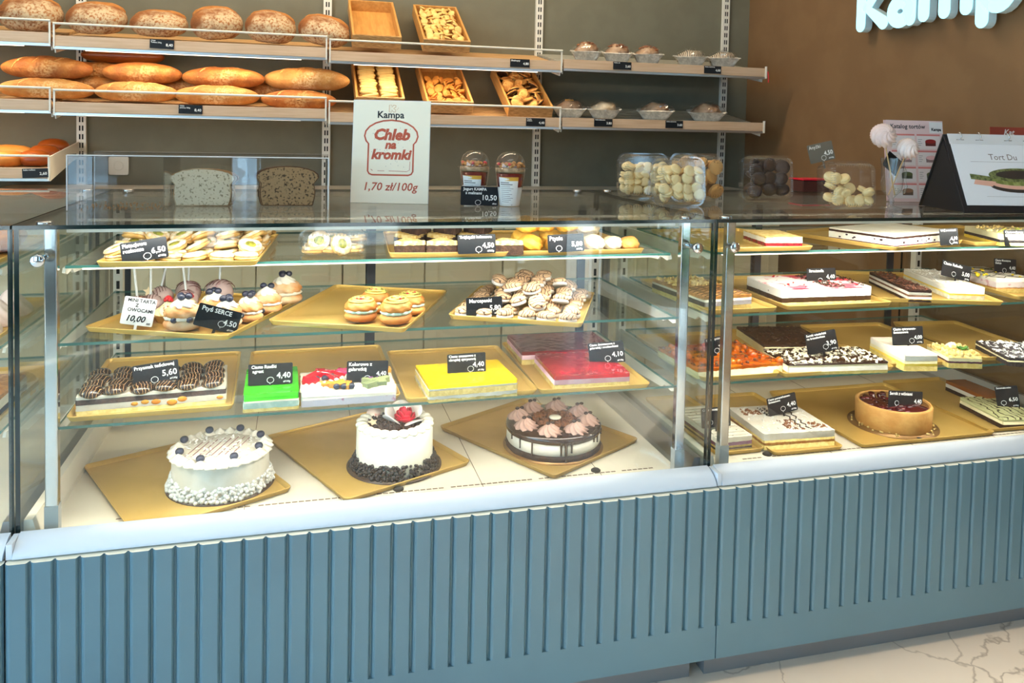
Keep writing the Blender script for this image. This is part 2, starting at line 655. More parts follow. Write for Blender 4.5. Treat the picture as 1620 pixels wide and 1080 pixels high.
window(1, False, ROOM_L - 0.08, -3.7, -0.15, 0.0, 2.8, 3)
window(2, True, ROOM_F - 0.08, -2.4, -1.0, 0.45, 2.75, 2)
window(3, True, ROOM_F - 0.08, -0.12, 0.13, 0.45, 2.75, 1)
window(4, True, ROOM_F - 0.08, 0.6, 1.26, 0.45, 0.95, 1)
window(5, True, ROOM_F - 0.08, 2.48, ROOM_R, 0.0, 2.75, 1)
window(6, False, ROOM_R + 0.08, -3.4, -2.35, 0.0, 2.35, 1)
mp_ = M()
mp_.box(-14, ROOM_L - 0.16, -16, 4, -0.12, -0.02)
mp_.box(ROOM_R + 0.16, 14, -16, 4, -0.12, -0.02)
mp_.box(ROOM_L - 0.16, ROOM_R + 0.16, -16, ROOM_F - 0.16, -0.12, -0.02)
struct(mp_.build('pavement_outside', pavement))

# ------------------------------------------------------------------ the display cases
ZT, ZS, ZL, ZB, ZP = 1.1447, 0.541, 0.5104, 0.1812, 0.10
ZD = 0.500  # deck, a little below the bumper's rim
YB, YL = 0.87, -0.0666
PITCH = 1.5 / 35
SH = [(1.046, 0.11, 0.062, 0.60), (0.888, 0.09, 0.05, 0.62), (0.714, 0.088, 0.05, 0.64)]


def fluted(x0, n, z0, z1):
    """front outline of the grooved board as (x, y)"""
    p = []
    g, d = 0.0105, 0.0085
    for k in range(n):
        a = x0 + k * PITCH
        p += [(a + 0.0012, YL + d), (a + 0.004, YL + d * 0.35), (a + g * 0.75, YL + 0.0006), (a + g, YL)]
        b = a + PITCH
        p += [(b - g * 0.55, YL), (b - 0.0035, YL + d * 0.3), (b - 0.0012, YL + d)]
    return p


def display_case(label, x0, n, xs_panes=(True, True), posts=True, left_cut=0.0):
    wd = n * PITCH
    x1 = x0 + wd
    t = thing('display_case', label, 'display case', (x0, 0, 0))
    W_ = wd
    # fluted front board
    m = M()
    out = fluted(0.001, n, 0, 0)
    back = YL + 0.020
    k = len(out)
    v = [(a, b, ZB) for a, b in out] + [(a, b, ZL) for a, b in out]
    m.add(v, [(i, i + 1, k + i + 1, k + i) for i in range(k - 1)], 0, False)
    m.add([(a, b, ZL) for a, b in out] + [(out[-1][0], back, ZL), (out[0][0], back, ZL)], [tuple(range(k + 2))], 1, False)
    m.box(0.001, W_ - 0.001, back, back + 0.004, ZP, ZL - 0.002)
    m.box(0.0012, W_ - 0.0012, YL, back, ZP, ZB)
    m.box(0.0012, W_ - 0.0012, YL + 0.0095, back, ZB, ZL - 0.001)
    m.build('front_panel', [teal, litedge], t)
    for q in (0.02, 0.70):
        M().box(0.02, W_ - 0.02, q, q + 0.04, 0.0, ZP).build('plinth', pm('plinth_grey', (120, 122, 124), rough=0.6), t)
    M().box(0.004, W_ - 0.004, back + 0.006, YB - 0.02, ZP, ZD - 0.0125).build('body', pm('case_body', (196, 196, 190), rough=0.5), t)
    # rounded white bumper under the glass
    prof = [(-0.004, ZS + 0.003), (-0.018, ZS + 0.001), (-0.034, ZS - 0.006), (-0.048, ZS - 0.016), (-0.0535, ZS - 0.0235),
            (-0.0535, ZS - 0.0275), (-0.046, ZS - 0.029), (-0.004, ZS - 0.029)]
    m = M()
    pr = [(0.012, *p) for p in prof] + [(W_ - 0.004, *p) for p in prof]
    kk = len(prof)
    m.add(pr, [(i, i + 1, kk + i + 1, kk + i) for i in range(5)], 0, True)
    m.add(pr, [(i, (i + 1) % kk, kk + (i + 1) % kk, kk + i) for i in range(5, kk)], 0, False)
    m.add(pr, [tuple(range(kk))[::-1], tuple(range(kk, 2 * kk))], 0, False)
    m.box(0.0, 0.0112, -0.050, -0.004, ZS - 0.029, ZS + 0.0005, 0)
    m.build('bumper', whiteplastic, t, 0.0012)
    # deck with air slots
    m = M().box(0.010, W_ - 0.010, -0.003, 0.80, ZD - 0.012, ZD)
    m.build('deck', creamdeck, t)
    m = M()
    x = 0.16
    while x < W_ - 0.1:
        if int(x * 60) % 13:
            m.box(x, x + 0.0115, 0.101, 0.1055, ZD, ZD + 0.0004)
        x += 0.0145
    for q in (0.36, 0.62, 0.9, 1.2):
        if q < W_ - 0.1:
            m.box(q + 0.06, q + 0.0615, 0.09, 0.75, ZD, ZD + 0.0004)
    m.build('air_slot', pm('slot_brown', (110, 92, 70), rough=0.7), t)
    for q in (0.763, 1.255) if n > 30 else (0.240, 0.725):
        M().lathe([(0.012, 0), (0.012, 0.003), (0.008, 0.006), (0.001, 0.0065)], 16).build('deck_knob', darkslot, t).location = (q, 0.116, ZD)
    for sx, mt in ((0.0098, creamdeck), (W_ - 0.0358, brushed)):
        pr = [(0, ZD), (0.026, ZD), (0.026, ZD + 0.014), (0.016, ZS + 0.014), (0, ZS + 0.014)]
        if sx > 0.1:
            pr = [(0.026 - a_, b_) for a_, b_ in pr][::-1]
        M().prism(pr, 0.02, 0.78, 'y', 0).build('side_sill', mt, t).location.x = sx
    # panes
    m = M()
    m.box(0.012, W_ - 0.003, -0.006, 0.0, ZS + 0.002, ZT - 0.0085, 0)
    m.build('front_glass', clear, t)
    for sx in (0.0005, W_ - 0.0095):
        m = M().box(0, 0.009, 0.004, 0.80, ZD + 0.001, ZT - 0.0085, 0)
        m.m = [0, 0, 1, 0, 1, 0]
        m.build('side_glass', [clear, glassedge], t).location.x = sx
    m = M().box(0.0015, W_ - 0.0015, -0.008, YB, ZT - 0.008, ZT, 0)
    m.m = [0, 0, 1, 1, 1, 1]
    m.build('top_glass', [topclear, glassedge], t)
    # posts, stand-offs, discs
    for px in (0.058, W_ - 0.064):
        m = M().prism(rrect(0.024, 0.020, 0.003), ZS + 0.001, ZT - 0.0085, 'z')
        o = m.build('post', steel, t)
        o.location = (px, 0.034, 0)
        M().box(-0.0128, 0.0128, -0.0108, 0.0108, ZD, ZS + 0.035).build('post_foot', greymetal, o)
        m = M().lathe([(0.006, 0), (0.006, 0.034), (0.0125, 0.034), (0.0125, 0.042), (0.010, 0.0435), (0.001, 0.0438)], 20,
                      T=Matrix.Translation((-0.012 if px < 0.1 else 0.012, -0.008, 1.077)) @ Matrix.Rotation(R(90), 4, 'X'))
        m.build('glass_clamp', steel, o)
        for qy in (0.034, 0.82):
            d_ = M().lathe([(0.0155, -0.011), (0.0155, -0.0085), (0.0155, 0.0003), (0.015, 0.003), (0.001, 0.0034)], 24).build('glass_disc', steel, t)
            d_.location = (px - (0.012 if px < 0.1 else -0.002), qy, ZT)
    # slotted uprights and shelves
    for px, fx in ((0.050, 1), (W_ - 0.050, -1)):
        m = M().box(-0.012, 0.012, 0.665, 0.69, ZD, ZT - 0.045, 0)
        for k in range(13):
            z = ZS + 0.05 + k * 0.042
            m.box(-0.004, 0.004, 0.6636, 0.6652, z, z + 0.022, 1)
        m.build('slotted_upright', [whitemetal, darkslot], t).location.x = px
    for zi, (z, yf, xe, yb) in enumerate(SH):
        m = M().box(xe, W_ - xe, yf, yb, z - 0.006, z, 0)
        m.m = [0, 0, 1, 1, 1, 1]
        g = m.build('glass_shelf', [clear, glassedge2], t)
        for px in (xe - 0.004, W_ - xe + 0.004):
            m = M().prism([(yf + 0.01, z - 0.0065), (yf + 0.004, z - 0.016), (yf + 0.022, z - 0.022), (yf + 0.06, z - 0.017), (yf + 0.075, z - 0.028),
                           (0.62, z - 0.055), (0.668, z - 0.06), (0.668, z - 0.0065)], -0.003, 0.003, 'x')
            m.build('bracket', whitemetal, g, 0.0008).location.x = px
        if zi < 1:
            M().box(xe + 0.03, W_ - xe - 0.03, yf + 0.010, yf + 0.019, z - 0.011, z - 0.0065).build('shelf_light', led, g)
    # light bars under the top glass and sliding doors behind
    M().box(0.08, W_ - 0.08, 0.052, 0.066, ZT - 0.022, ZT - 0.0095).build('light_bar', [whitemetal], t)
    M().box(0.09, W_ - 0.09, 0.17, 0.182, ZT - 0.014, ZT - 0.009).build('cover_strip', [pm('cream_strip', (232, 226, 205), rough=0.4)], t)
    m = M().box(0.04, W_ - 0.04, 0.735, 0.785, ZT - 0.040, ZT - 0.012, 0)
    x = 0.08
    while x < W_ - 0.1:
        m.box(x, x + 0.022, 0.752, 0.757, ZT - 0.012, ZT - 0.0114, 1)
        x += 0.055
    m.build('back_rail', [pm('cream_strip', (232, 226, 205), rough=0.4), darkslot], t)
    half = W_ / 2
    for j, (a, b) in enumerate(((0.03, half + 0.015), (half - 0.015, W_ - 0.03))):
        y = 0.80 + 0.012 * j
        m = M()
        m.box(a, a + 0.026, y, y + 0.008, ZD, ZT - 0.045, 0)
        m.box(b - 0.026, b, y, y + 0.008, ZD, ZT - 0.045, 0)
        m.box(a + 0.026, b - 0.026, y + 0.002, y + 0.006, ZD + 0.02, ZT - 0.065, 1)
        m.box(a, b, y, y + 0.008, ZD, ZD + 0.02, 2)
        m.box(a, b, y, y + 0.008, ZT - 0.065, ZT - 0.045, 2)
        m.build('sliding_door', [darkframe, clear, whitemetal], t)
    return t


display_case('long teal-fronted glass case of cakes, left of the two large ones', 0.0, 35)
display_case('teal-fronted glass case of cakes on the right, by the brown wall', 1.5, 29)
display_case('neighbouring glass case at the left edge, only its corner in view', -1.5008, 35)
CASES = ((0.0, 1.5), (1.5, 1.243), (-1.5, 1.5))
for cx, cw in CASES:
    area('case_front_light_bar', (cx + cw / 2, 0.059, ZT - 0.0225), (0, 0.35, -1), cw - 0.2, 0.012, CASE_W * cw, COOL)
    for z, yf, xe, yb in SH:
        area('case_shelf_light_and_fill', (cx + cw / 2, yf + 0.02, z - 0.0115), (0, 0.5, -1), cw - 0.2, 0.01, CASE_W * 0.35 * cw, COOL)  # under the middle and lower shelves an added fill, no strip there

# cream cupboards behind the case
doorcream = pm('cream_lacquer', (206, 192, 164), rough=0.4)
for k in range(5):
    x = -0.62 + k * 0.66
    nm = ['first', 'second', 'third', 'fourth', 'fifth'][k]
    t = thing('base_cabinet', nm + ' cream cupboard from the left along the wall behind the glass case', 'cupboard', (x, 1.5, 0), group='cupboards behind the counter')
    M().box(0.001, 0.659, 0.02, 0.48, 0.06, 1.04).build('body', doorcream, t)
    for j in range(2):
        a = 0.003 + j * 0.329
        m = M().box(a, a + 0.324, 0.004, 0.0195, 0.09, 1.035)
        o = m.build('door', doorcream, t, 0.002)
        mm = M()
        mm.box(a + 0.05, a + 0.274, 0.0, 0.004, 0.15, 0.155).box(a + 0.05, a + 0.274, 0.0, 0.004, 0.965, 0.97)
        mm.box(a + 0.05, a + 0.055, 0.0, 0.004, 0.155, 0.965).box(a + 0.269, a + 0.274, 0.0, 0.004, 0.155, 0.965)
        mm.build('door_moulding', doorcream, o)
m = M().box(-0.62, 2.68, 1.47, 1.99, 1.041, 1.072)
tag(m.build('worktop', pm('pale_worktop', (222, 214, 196), rough=0.35), None, 0.003), 'long pale worktop on the cream cupboards behind the case', 'worktop')

# ------------------------------------------------------------------ wall shelves
YF = 1.58
TILT = R(10)
XS = [-1.36, -0.359, 0.636, 1.628, 2.622]
for x, lab in ((-0.359, 'slotted white wall upright left of the bread, above the socket'), (0.644, 'slotted white wall upright between bread and biscuit boxes'),
               (1.638, 'slotted white wall upright between biscuit boxes and foil cakes'), (2.637, 'slotted white wall upright beside the brown wall')):
    m = M().box(-0.018, 0.018, -0.018, 0.0, 0.92, 2.9, 0)
    z = 0.94
    while z < 2.85:
        for s in (-0.0085, 0.0025):
            m.box(s, s + 0.006, -0.0186, -0.0178, z, z + 0.022, 1)
        z += 0.036
    o = m.build('wall_upright', [whitemetal, darkslot])
    o.location = (x, 1.9995, 0)
    tag(o, lab, 'shelf upright', 'slotted shelf uprights')


def wall_shelf(label, xa, xb, zl, slats, guard=True, light=1.0, side=False, hook=False):
    """bakery shelf sloping down to the front; zl = top of the front lip"""
    t = thing('wall_shelf', label, 'shelf', ((xa + xb) / 2, YF, zl), group='sloping bakery shelves')
    hw = (xb - xa) / 2 - 0.004
    ct, st = math.cos(TILT), math.sin(TILT)
    T = Matrix.Translation((0, 0.012, -0.014)) @ Matrix.Rotation(TILT, 4, 'X')
    m = M()
    m.T = T
    nsl = 9
    for k in range(nsl):
        y0 = k * 0.42 / nsl
        m.box(-hw, hw, y0 + 0.004, y0 + 0.042, -0.010, 0.0)
    for q in (-hw + 0.02, 0, hw - 0.03):
        m.box(q, q + 0.02, 0, 0.42, -0.022, -0.0105)
    m.build('slat_panel', slats, t)
    M().box(-hw, hw, 0.0, 0.012, -0.040, 0.0).build('front_lip', woodlip, t, 0.001)
    M().box(-hw, hw, -0.002, 0.014, -0.050, -0.0405).build('price_rail', alu, t)
    for q in (-hw, hw - 0.004):
        if side and q > 0:
            M().prism([(0.0, -0.05), (0.0, 0.042), (0.42, 0.09), (0.42, 0.025), (0.30, 0.01)], q, q + 0.006, 'x').build('side_panel', whitemetal, t, 0.001)
        else:
            m = M()
            m.T = T
            m.box(q, q + 0.004, 0.0, 0.415, -0.05, -0.023)
            m.build('side_bracket', whitemetal, t)
    if guard:
        m = M().tube([(-hw, -0.004, 0.044), (hw, -0.004, 0.044)], 0.0042, 8)
        g = m.build('guard_rail', whitemetal, t)
        for q in (-hw + 0.003, hw - 0.003):
            M().box(q - 0.003, q + 0.003, -0.004, 0.001, -0.048, 0.044).build('rail_post', whitemetal, g)
    if hook:
        M().box(hw + 0.001, hw + 0.007, -0.006, 0.004, -0.048, 0.008).build('end_clip', whitemetal, t)
    if light:
        M().box(-hw + 0.1, hw - 0.1, 0.030, 0.042, -0.0505, -0.044).build('light_and_fill_strip', led, t)
        area('shelf_strip_and_fill_light', ((xa + xb) / 2, YF + 0.04, zl - 0.0515), (0, 0.25, -1), (xb - xa) - 0.2, 0.012, SHELF_W * light, VWARM)
    return t


UP = [1.666, 1.657, 1.646, 1.655]
LO = [1.418, 1.412, 1.400, 1.402]
greyslat = pm('grey_slats', (176, 174, 160), (160, 158, 146), sc=8, rough=0.5, stretch=(1, 14, 14))
wall_shelf('upper wooden bread shelf cut by the left edge, one floury loaf on it', XS[0], XS[1], UP[0], wood)
wall_shelf('upper wooden shelf holding the row of round floury loaves', XS[1], XS[2], UP[1], wood)
wall_shelf('upper wooden shelf holding the empty box and a biscuit box', XS[2], XS[3], UP[2], wood)
wall_shelf('upper grey slatted shelf with five foil cakes, near the lit sign', XS[3], XS[4], UP[3], greyslat, False, False, hook=True)
wall_shelf('lower wooden bread shelf cut by the left edge', XS[0], XS[1], LO[0], wood, light=1.6)
wall_shelf('lower wooden shelf piled with long golden loaves', XS[1], XS[2], LO[1], wood, light=0.3)  # strip lamp underneath is added to lift the dark wall below
wall_shelf('lower wooden shelf holding three boxes of biscuits behind the poster', XS[2], XS[3], LO[2], wood, light=0.3)  # added strip lamp here too, brightening the wall under the shelf
wall_shelf('lower grey slatted shelf with four foil cakes', XS[3], XS[4], LO[3], greyslat, False, False, hook=True)
wall_shelf('lowest small shelf at far left holding brown buns, white end panel', XS[0], XS[1] - 0.005, 1.166, wood, light=False, side=True)
# lowest shelf is lit from the one above it
M_ = M().tube([(0, 0, 0), (0.002, -0.004, -0.03), (0.004, 0, -0.05)], 0.003, 6)
o = M_.build('shelf_tab', pm('red_plastic', (190, 24, 30), rough=0.4))
o.location = (2.632, 1.578, 1.640)
tag(o, 'small red plastic tab hanging from the end of the upper grey shelf', 'plastic tab')
t = thing('power_socket', 'cream wall socket seen through the left bay of the bread box', 'socket', (-0.217, 2.0, 1.154))
M().prism(rrect(0.078, 0.078, 0.008), -0.010, 0.0).build('plate', whitemetal, t, 0.001)
M().lathe([(0.021, 0), (0.021, 0.003), (0.017, 0.003), (0.016, -0.006), (0.001, -0.006)], 20, T=Matrix.Translation((0, -0.009, 0)) @ Matrix.Rotation(R(90), 4, 'X')).build('outlet', whitemetal, t)

# ------------------------------------------------------------------ price tags
def price_tag(label, loc, w, h, roll, name, price, unit='zł/100g', small=0.0085, card=None, ring=(0.40, 0.20), ink=None, back=8, yaw=0, pick=True, psz=0.0165, rcorner=0.003):
    t = thing('price_tag', label, 'price tag', loc)
    t.rotation_euler = Euler((R(-back), R(-roll), R(yaw)), 'XYZ')
    M().prism(rrect(w, h, rcorner, 4), -0.0006, 0.0006).build('card', card or cardblack, t)
    m = M()
    lines = name.split('\n')
    for i, s in enumerate(lines):
        m.text(s, small * 1.06, -w / 2 + 0.004, h / 2 - small * (1.05 + 1.05 * i), -0.0011, 'LEFT', 0.0, 0.0 if 'ż' in s else small * 0.022)
    if price:
        pz = -h / 2 + h * 0.30
        m.text(price, psz, w / 2 - 0.004, pz, -0.0011, 'RIGHT', 0.0, 0.0003)
        if unit:
            m.text(unit, 0.0055, w / 2 - 0.005, -h / 2 + 0.0042, -0.0011, 'RIGHT', 0.12, 0.0001)
    if ring:
        cx, cz = -w / 2 + w * ring[0], -h / 2 + h * ring[1] + 0.003
        m.ring(cx, cz, 0.0064, 0.0009, -0.0011, sxz=1.15)
        m.stroke([(cx - 0.002, cz - 0.006), (cx - 0.0005, cz - 0.0095)], 0.0009, -0.0011)
    m.build('lettering', ink or chalk, t)
    if pick:
        M().box(-0.003, 0.003, -0.0004, 0.0004, -h / 2 - 0.02, -h / 2 + 0.002).build('pick', card or cardblack, t)
    return t


price_tag('black price tag reading Pistacjowe rozkosze 6,50 on the top shelf', (0.219, 0.082, 1.0795), 0.091, 0.044, 9.4, 'Pistacjowe\nrozkosze', '6,50', small=0.0105, ring=(0.55, 0.15), pick=False)
price_tag('black price tag reading Trójkąciki kokosowe 4,50 before the coconut triangles', (0.936, 0.104, 1.078), 0.091, 0.045, 0.8, 'Trójkąciki kokosowe', '4,50', small=0.0085, ring=(0.55, 0.15), pick=False)
price_tag('black price tag reading Ptysie 5,00 among the cream puffs', (1.157, 0.104, 1.077), 0.092, 0.043, 2.0, 'Ptysie', '5,00', small=0.0135, ring=(0.30, 0.15), pick=False)
price_tag('white handwritten card reading Mini tarta z owocami 10,00', (0.193, 0.165, 0.932), 0.066, 0.060, -10.0, ' MINI TARTA\n       Z\n  OWOCAMI', None, small=0.0098, card=cardwhite, ring=None, ink=inkblack)
t = [o for o in COL.objects if o.get('label', '').startswith('white handwritten')][0]
m = M().text('10,00', 0.018, -0.024, -0.022, -0.0011, 'LEFT', 0.25, 0.0005).text('szt', 0.007, 0.020, -0.026, -0.0011, 'LEFT', 0.2, 0.0002)
m.build('price_lettering', inkblack, t)
price_tag('black price tag reading Ptyś SERCE 4.50 before the blueberry puffs', (0.362, 0.112, 0.922), 0.092, 0.049, -17.0, ' Ptyś SERCE', '4.50', small=0.0125, ring=(0.62, 0.25))
price_tag('black price tag reading Marcepanki 5,80 before the drizzled biscuits', (0.968, 0.150, 0.918), 0.090, 0.045, 1.0, ' Marcepanki', '5,80', small=0.0115, ring=(0.50, 0.15))
price_tag('black price tag reading Przysmak teściowej 5,60 on the domed chocolate slab', (0.226, 0.180, 0.789), 0.096, 0.045, 7.0, 'Przysmak teściowej', '5,60', small=0.0098, psz=0.0185, ring=(0.46, 0.12))
price_tag('black price tag reading Ciasto Rześki agrest 4,40 on the green jelly cake', (0.472, 0.150, 0.781), 0.097, 0.047, 0.0, ' Ciasto Rześki\n  agrest', '4,40', small=0.0092, psz=0.018, ring=(0.50, 0.16))
price_tag('black price tag reading Kolorowe z galaretką 4,40 on the mixed jelly cake', (0.690, 0.150, 0.775), 0.096, 0.048, -2.0, 'Kolorowe z\ngalaretką', '4,40', small=0.0105, psz=0.0135, ring=(0.50, 0.10))
price_tag('black price tag reading Ciasto ananasowe z chrupką cytrynową 4,40 on the yellow slab', (0.929, 0.160, 0.778), 0.095, 0.047, 1.0, 'Ciasto ananasowe z\nchrupką cytrynową', '4,40', small=0.0078, psz=0.0165, ring=(0.60, 0.14))
price_tag('tilted black price tag reading Ciasto śmietanowe 4,10 on the red jelly slab', (1.305, 0.190, 0.776), 0.092, 0.055, 8.0, 'Ciasto śmietanowe z\ngalaretką i truskawkami', '4,10', small=0.0072, ring=(0.52, 0.18), yaw=-18)
price_tag('black price tag reading Straciatella 4,40 on the pink splashed slab', (1.980, 0.245, 0.949), 0.096, 0.043, 0.0, ' Straciatella', '4,40', small=0.0105, ring=(0.45, 0.12))
price_tag('black price tag reading Sernik wiedeński 3,90 on the almond flaked slab', (1.919, 0.150, 0.785), 0.088, 0.056, 11.0, 'Sernik wiedeński\nna brzoskwince', '3,90', small=0.0078, ring=(0.60, 0.2), yaw=-10)
price_tag('black price tag reading Ciasto cytrynowo-śmietanowe 4,00 on the lemon cake', (2.200, 0.150, 0.790), 0.094, 0.050, 2.0, 'Ciasto cytrynowo-\nśmietanowe', '4,00', small=0.0085, psz=0.014, ring=(0.62, 0.15), yaw=-8)
price_tag('black price tag reading 5,00 on the long white coconut slab', (2.430, 0.225, 0.955), 0.108, 0.046, -13.0, 'Ciasto Rafaello', '5,00', small=0.011, ring=(0.42, 0.2))
price_tag('black price tag reading 4,40 standing at the back of the fruit slab', (2.675, 0.285, 0.953), 0.086, 0.046, -4.0, 'Ciasto Monistyna\nDalicje', '4,40', small=0.008, psz=0.014, ring=(0.45, 0.15))
price_tag('small black price tag reading 4,10 on the corner of the white chocolate slab', (2.273, 0.095, 1.078), 0.062, 0.046, 2.0, 'W-Z z owocami', '4,10', small=0.0072, psz=0.013, ring=(0.62, 0.15), pick=False)
price_tag('black price tag reading Ciasto makowo-budyniowe at the right end of top shelf', (2.508, 0.095, 1.072), 0.090, 0.045, 0.0, 'Ciasto makowo-\nbudyniowe', '4,40', small=0.009, ring=(0.5, 0.12), pick=False)
price_tag('black price tag reading Sernik z wiśniami 4,40 in the round cherry tart', (2.2495, 0.2022, 0.5851), 0.1282, 0.0483, -7.0, 'Sernik z wiśniami', '4,40', small=0.0112, ring=(0.24, 0.22), yaw=4)
price_tag('black price tag reading Ciasto pomarańczowo-śmietanowe 4,40 on the white drizzled cake', (1.8744, 0.2547, 0.5788), 0.0935, 0.0504, 9.0, 'Ciasto pomarańczowo-\nśmietanowe', '4,40', small=0.0072, ring=(0.5, 0.2))
price_tag('black price tag ending in 90 on the striped slice behind the steel posts', (1.6307, 0.1969, 0.5798), 0.0872, 0.0525, 1.0, 'Ciasto śmietankowe', '4,90', small=0.0078, ring=(0.3, 0.2))
price_tag('black price tag ending in 90 on the orange glazed cake behind the posts', (1.641, 0.220, 0.769), 0.070, 0.050, 9.0, 'Ciasto dyniowe', '3,90', small=0.0075, ring=(0.45, 0.2))
price_tag('black price tag reading 6,50 leaning on the feathered green slab', (2.6308, 0.2127, 0.5641), 0.0651, 0.0651, 8.0, 'Seromakowiec', '6,50', small=0.0068, psz=0.015, ring=(0.3, 0.2), yaw=-22)
price_tag('black price tag reading Jogurt z malinami 10,50 before the yogurt cups', (0.992, 0.335, 1.1705), 0.102, 0.050, -2.0, ' Jogurt KAMPA\n   z malinami', '10,50', 'zł/szt', small=0.0098, psz=0.019, ring=(0.46, 0.1), pick=False, back=6)
price_tag('grey tilted price tag reading Anyżki 4,50 above a clear biscuit box', (1.930, 0.200, 1.304), 0.080, 0.052, 11.8, 'Anyżki', '4,50', small=0.0125, card=cardgrey, ring=(0.55, 0.12), psz=0.0165)
# tags clipped to the shelf lips
for lab, x, z, rl, nm, pr, bk in (
        ('black shelf tag reading 8,40 under the round floury loaves', 0.018, 1.641, -1.5, 'Chleb\nTurbacz 500g', '8,40', 0),
        ('black shelf tag reading 8,40 under the long golden loaves', 0.121, 1.396, -1.0, 'Chleb\npszenny 500g', '8,40', 0),
        ('black shelf tag reading 2,60 on the lowest far left shelf', -0.415, 1.146, 2.4, 'Bułka maślana', '2,60', 0),
        ('black shelf tag reading Biszkopty 4,80 on the upper wooden shelf', 1.434, 1.629, 0, 'Biszkopty', '4,80', 0),
        ('black shelf tag reading 4,40 below the dark-edged biscuits', 1.510, 1.379, -0.5, 'Ciastka\nowsiane', '4,40', 0),
        ('black shelf tag reading 3,60 under three foil cakes, upper grey shelf', 1.903, 1.637, 0, 'Babka tofi', '3,60', 0),
        ('black shelf tag reading 4,00 at the right of the upper grey shelf', 2.346, 1.637, 0, 'Babka orzechowa', '4,00', 0),
        ('black shelf tag reading 3.80 below the two pale foil cakes', 1.821, 1.384, 0, 'Babka kokosowa', '3.80', 0),
        ('black shelf tag reading 3.60 below the lone marbled foil cake', 2.163, 1.384, 0, 'Babka cytrynowa', '3.60', 0)):
    price_tag(lab, (x, 1.5765, z), 0.086, 0.034, rl, nm, pr, None, small=0.0095 if nm == 'Biszkopty' else 0.0065, ring=None, back=bk, pick=False, psz=0.0145, rcorner=0.001)

# ------------------------------------------------------------------ trays
def tray_mesh(w, d, h=0.012):
    m = M()
    t = 0.003
    o = rrect(w, d, 0.014, 4)
    i1 = rrect(w - 2 * t, d - 2 * t, 0.012, 4)
    i2 = rrect(w - 0.016, d - 0.016, 0.010, 4)
    ob = rrect(w - 0.010, d - 0.010, 0.012, 4)
    k = len(o)
    rings = [[(a, b, 0.0005) for a, b in ob], [(a, b, h - 0.001) for a, b in o], [(a, b, h) for a, b in o], [(a, b, h) for a, b in i1], [(a, b, 0.003) for a, b in i2]]
    v = [p for r_ in rings for p in r_]
    m.add(v, [(j * k + i, j * k + (i + 1) % k, (j + 1) * k + (i + 1) % k, (j + 1) * k + i) for j in range(4) for i in range(k)], 0, True)
    m.add(rings[4], [tuple(range(k))], 0, False)
    m.add(rings[0], [tuple(range(k))[::-1]], 0, False)
    return m


TRAY = {}


def tray(label, x, y, z, w, d, rz, mat=None, name='baking_tray'):
    o = tray_mesh(w, d).build(name, mat or gold)
    o.location = (x, y, z + 0.0003)
    o.rotation_euler = (0, 0, R(rz))
    return tag(o, label, 'tray', 'gold trays')


Z3, Z2, Z1, Z0 = 1.046, 0.888, 0.714, 0.500
tray('gold tray on the top shelf full of pistachio ring biscuits', 0.303, 0.275, Z3, 0.321, 0.428, -4.5)
tray('gold tray on the top shelf under the coconut triangles', 0.886, 0.300, Z3, 0.285, 0.38, -3.6, gold2)
tray('gold tray on the top shelf under the cream puffs', 1.205, 0.30, Z3, 0.33, 0.38, 0.0, gold2)
tray('angled gold tray holding blueberry puffs and cake pops', 0.311, 0.295, Z2, 0.334, 0.40, -23.2)
tray('angled gold tray, mostly empty, with four pistachio puffs', 0.697, 0.305, Z2, 0.326, 0.43, -23.1)
tray('angled gold tray heaped with drizzled marzipan biscuits', 1.105, 0.255, Z2, 0.326, 0.37, -25.0)
tray('gold tray under the long domed chocolate slab', 0.222, 0.330, Z1, 0.333, 0.439, 1.8)
tray('gold tray under the green and the mixed jelly cakes', 0.586, 0.330, Z1, 0.350, 0.439, 1.0)
tray('gold tray under the yellow pineapple slab', 0.930, 0.285, Z1, 0.319, 0.40, 0.6)
tray('gold tray under the two red jelly slabs', 1.243, 0.295, Z1, 0.288, 0.43, -1.6)
tray('gold tray turned askew under the white blueberry cake', 0.2760, 0.2680, Z0, 0.345, 0.420, 26)
tray('gold tray turned askew under the tall cream cake with the rose', 0.7031, 0.3471, Z0, 0.350, 0.459, 24.6)
tray('gold tray turned askew under the dripping chocolate cake', 1.1759, 0.3608, Z0, 0.349, 0.436, 30.5, gold2)
tray('gold tray on the right top shelf under the cream slice with red filling', 1.70, 0.29, Z3, 0.30, 0.38, 0)
tray('gold tray on the right top shelf under the white slab with chocolate edge', 2.173, 0.279, Z3, 0.34, 0.36, 18)
tray('gold tray at the right end of the top shelf under the poppy custard slab', 2.54, 0.305, Z3, 0.30, 0.38, 0)
tray('gold tray under the crumble slab behind the steel posts', 1.64, 0.305, Z2, 0.21, 0.42, 0)
tray('gold tray under the pink splashed slab', 1.94, 0.31, Z2, 0.33, 0.42, 0)
tray('gold tray under the dark and the white coconut slabs', 2.335, 0.31, Z2, 0.34, 0.44, -18)
tray('gold tray under the fruit slab with yellow flowers', 2.630, 0.30, Z2, 0.150, 0.40, -6)
tray('gold tray under the orange glazed cake', 1.645, 0.31, Z1, 0.23, 0.43, 0)
tray('gold tray under the two dark topped slabs', 1.935, 0.31, Z1, 0.345, 0.45, 0)
tray('gold tray under the lemon cake and crumble slice', 2.262, 0.32, Z1, 0.30, 0.44, -3)
tray('gold tray under the dark poppy slab', 2.57, 0.31, Z1, 0.24, 0.42, -6)
tray('gold tray on the deck under the striped slice', 1.6664, 0.3492, Z0, 0.147, 0.441, 1)
tray('gold tray on the deck under the white drizzled cake', 1.8587, 0.3230, Z0, 0.215, 0.452, -0.4)
tray('big gold tray on the deck under the round cherry tart', 2.2453, 0.3219, Z0, 0.454, 0.452, 0.3)
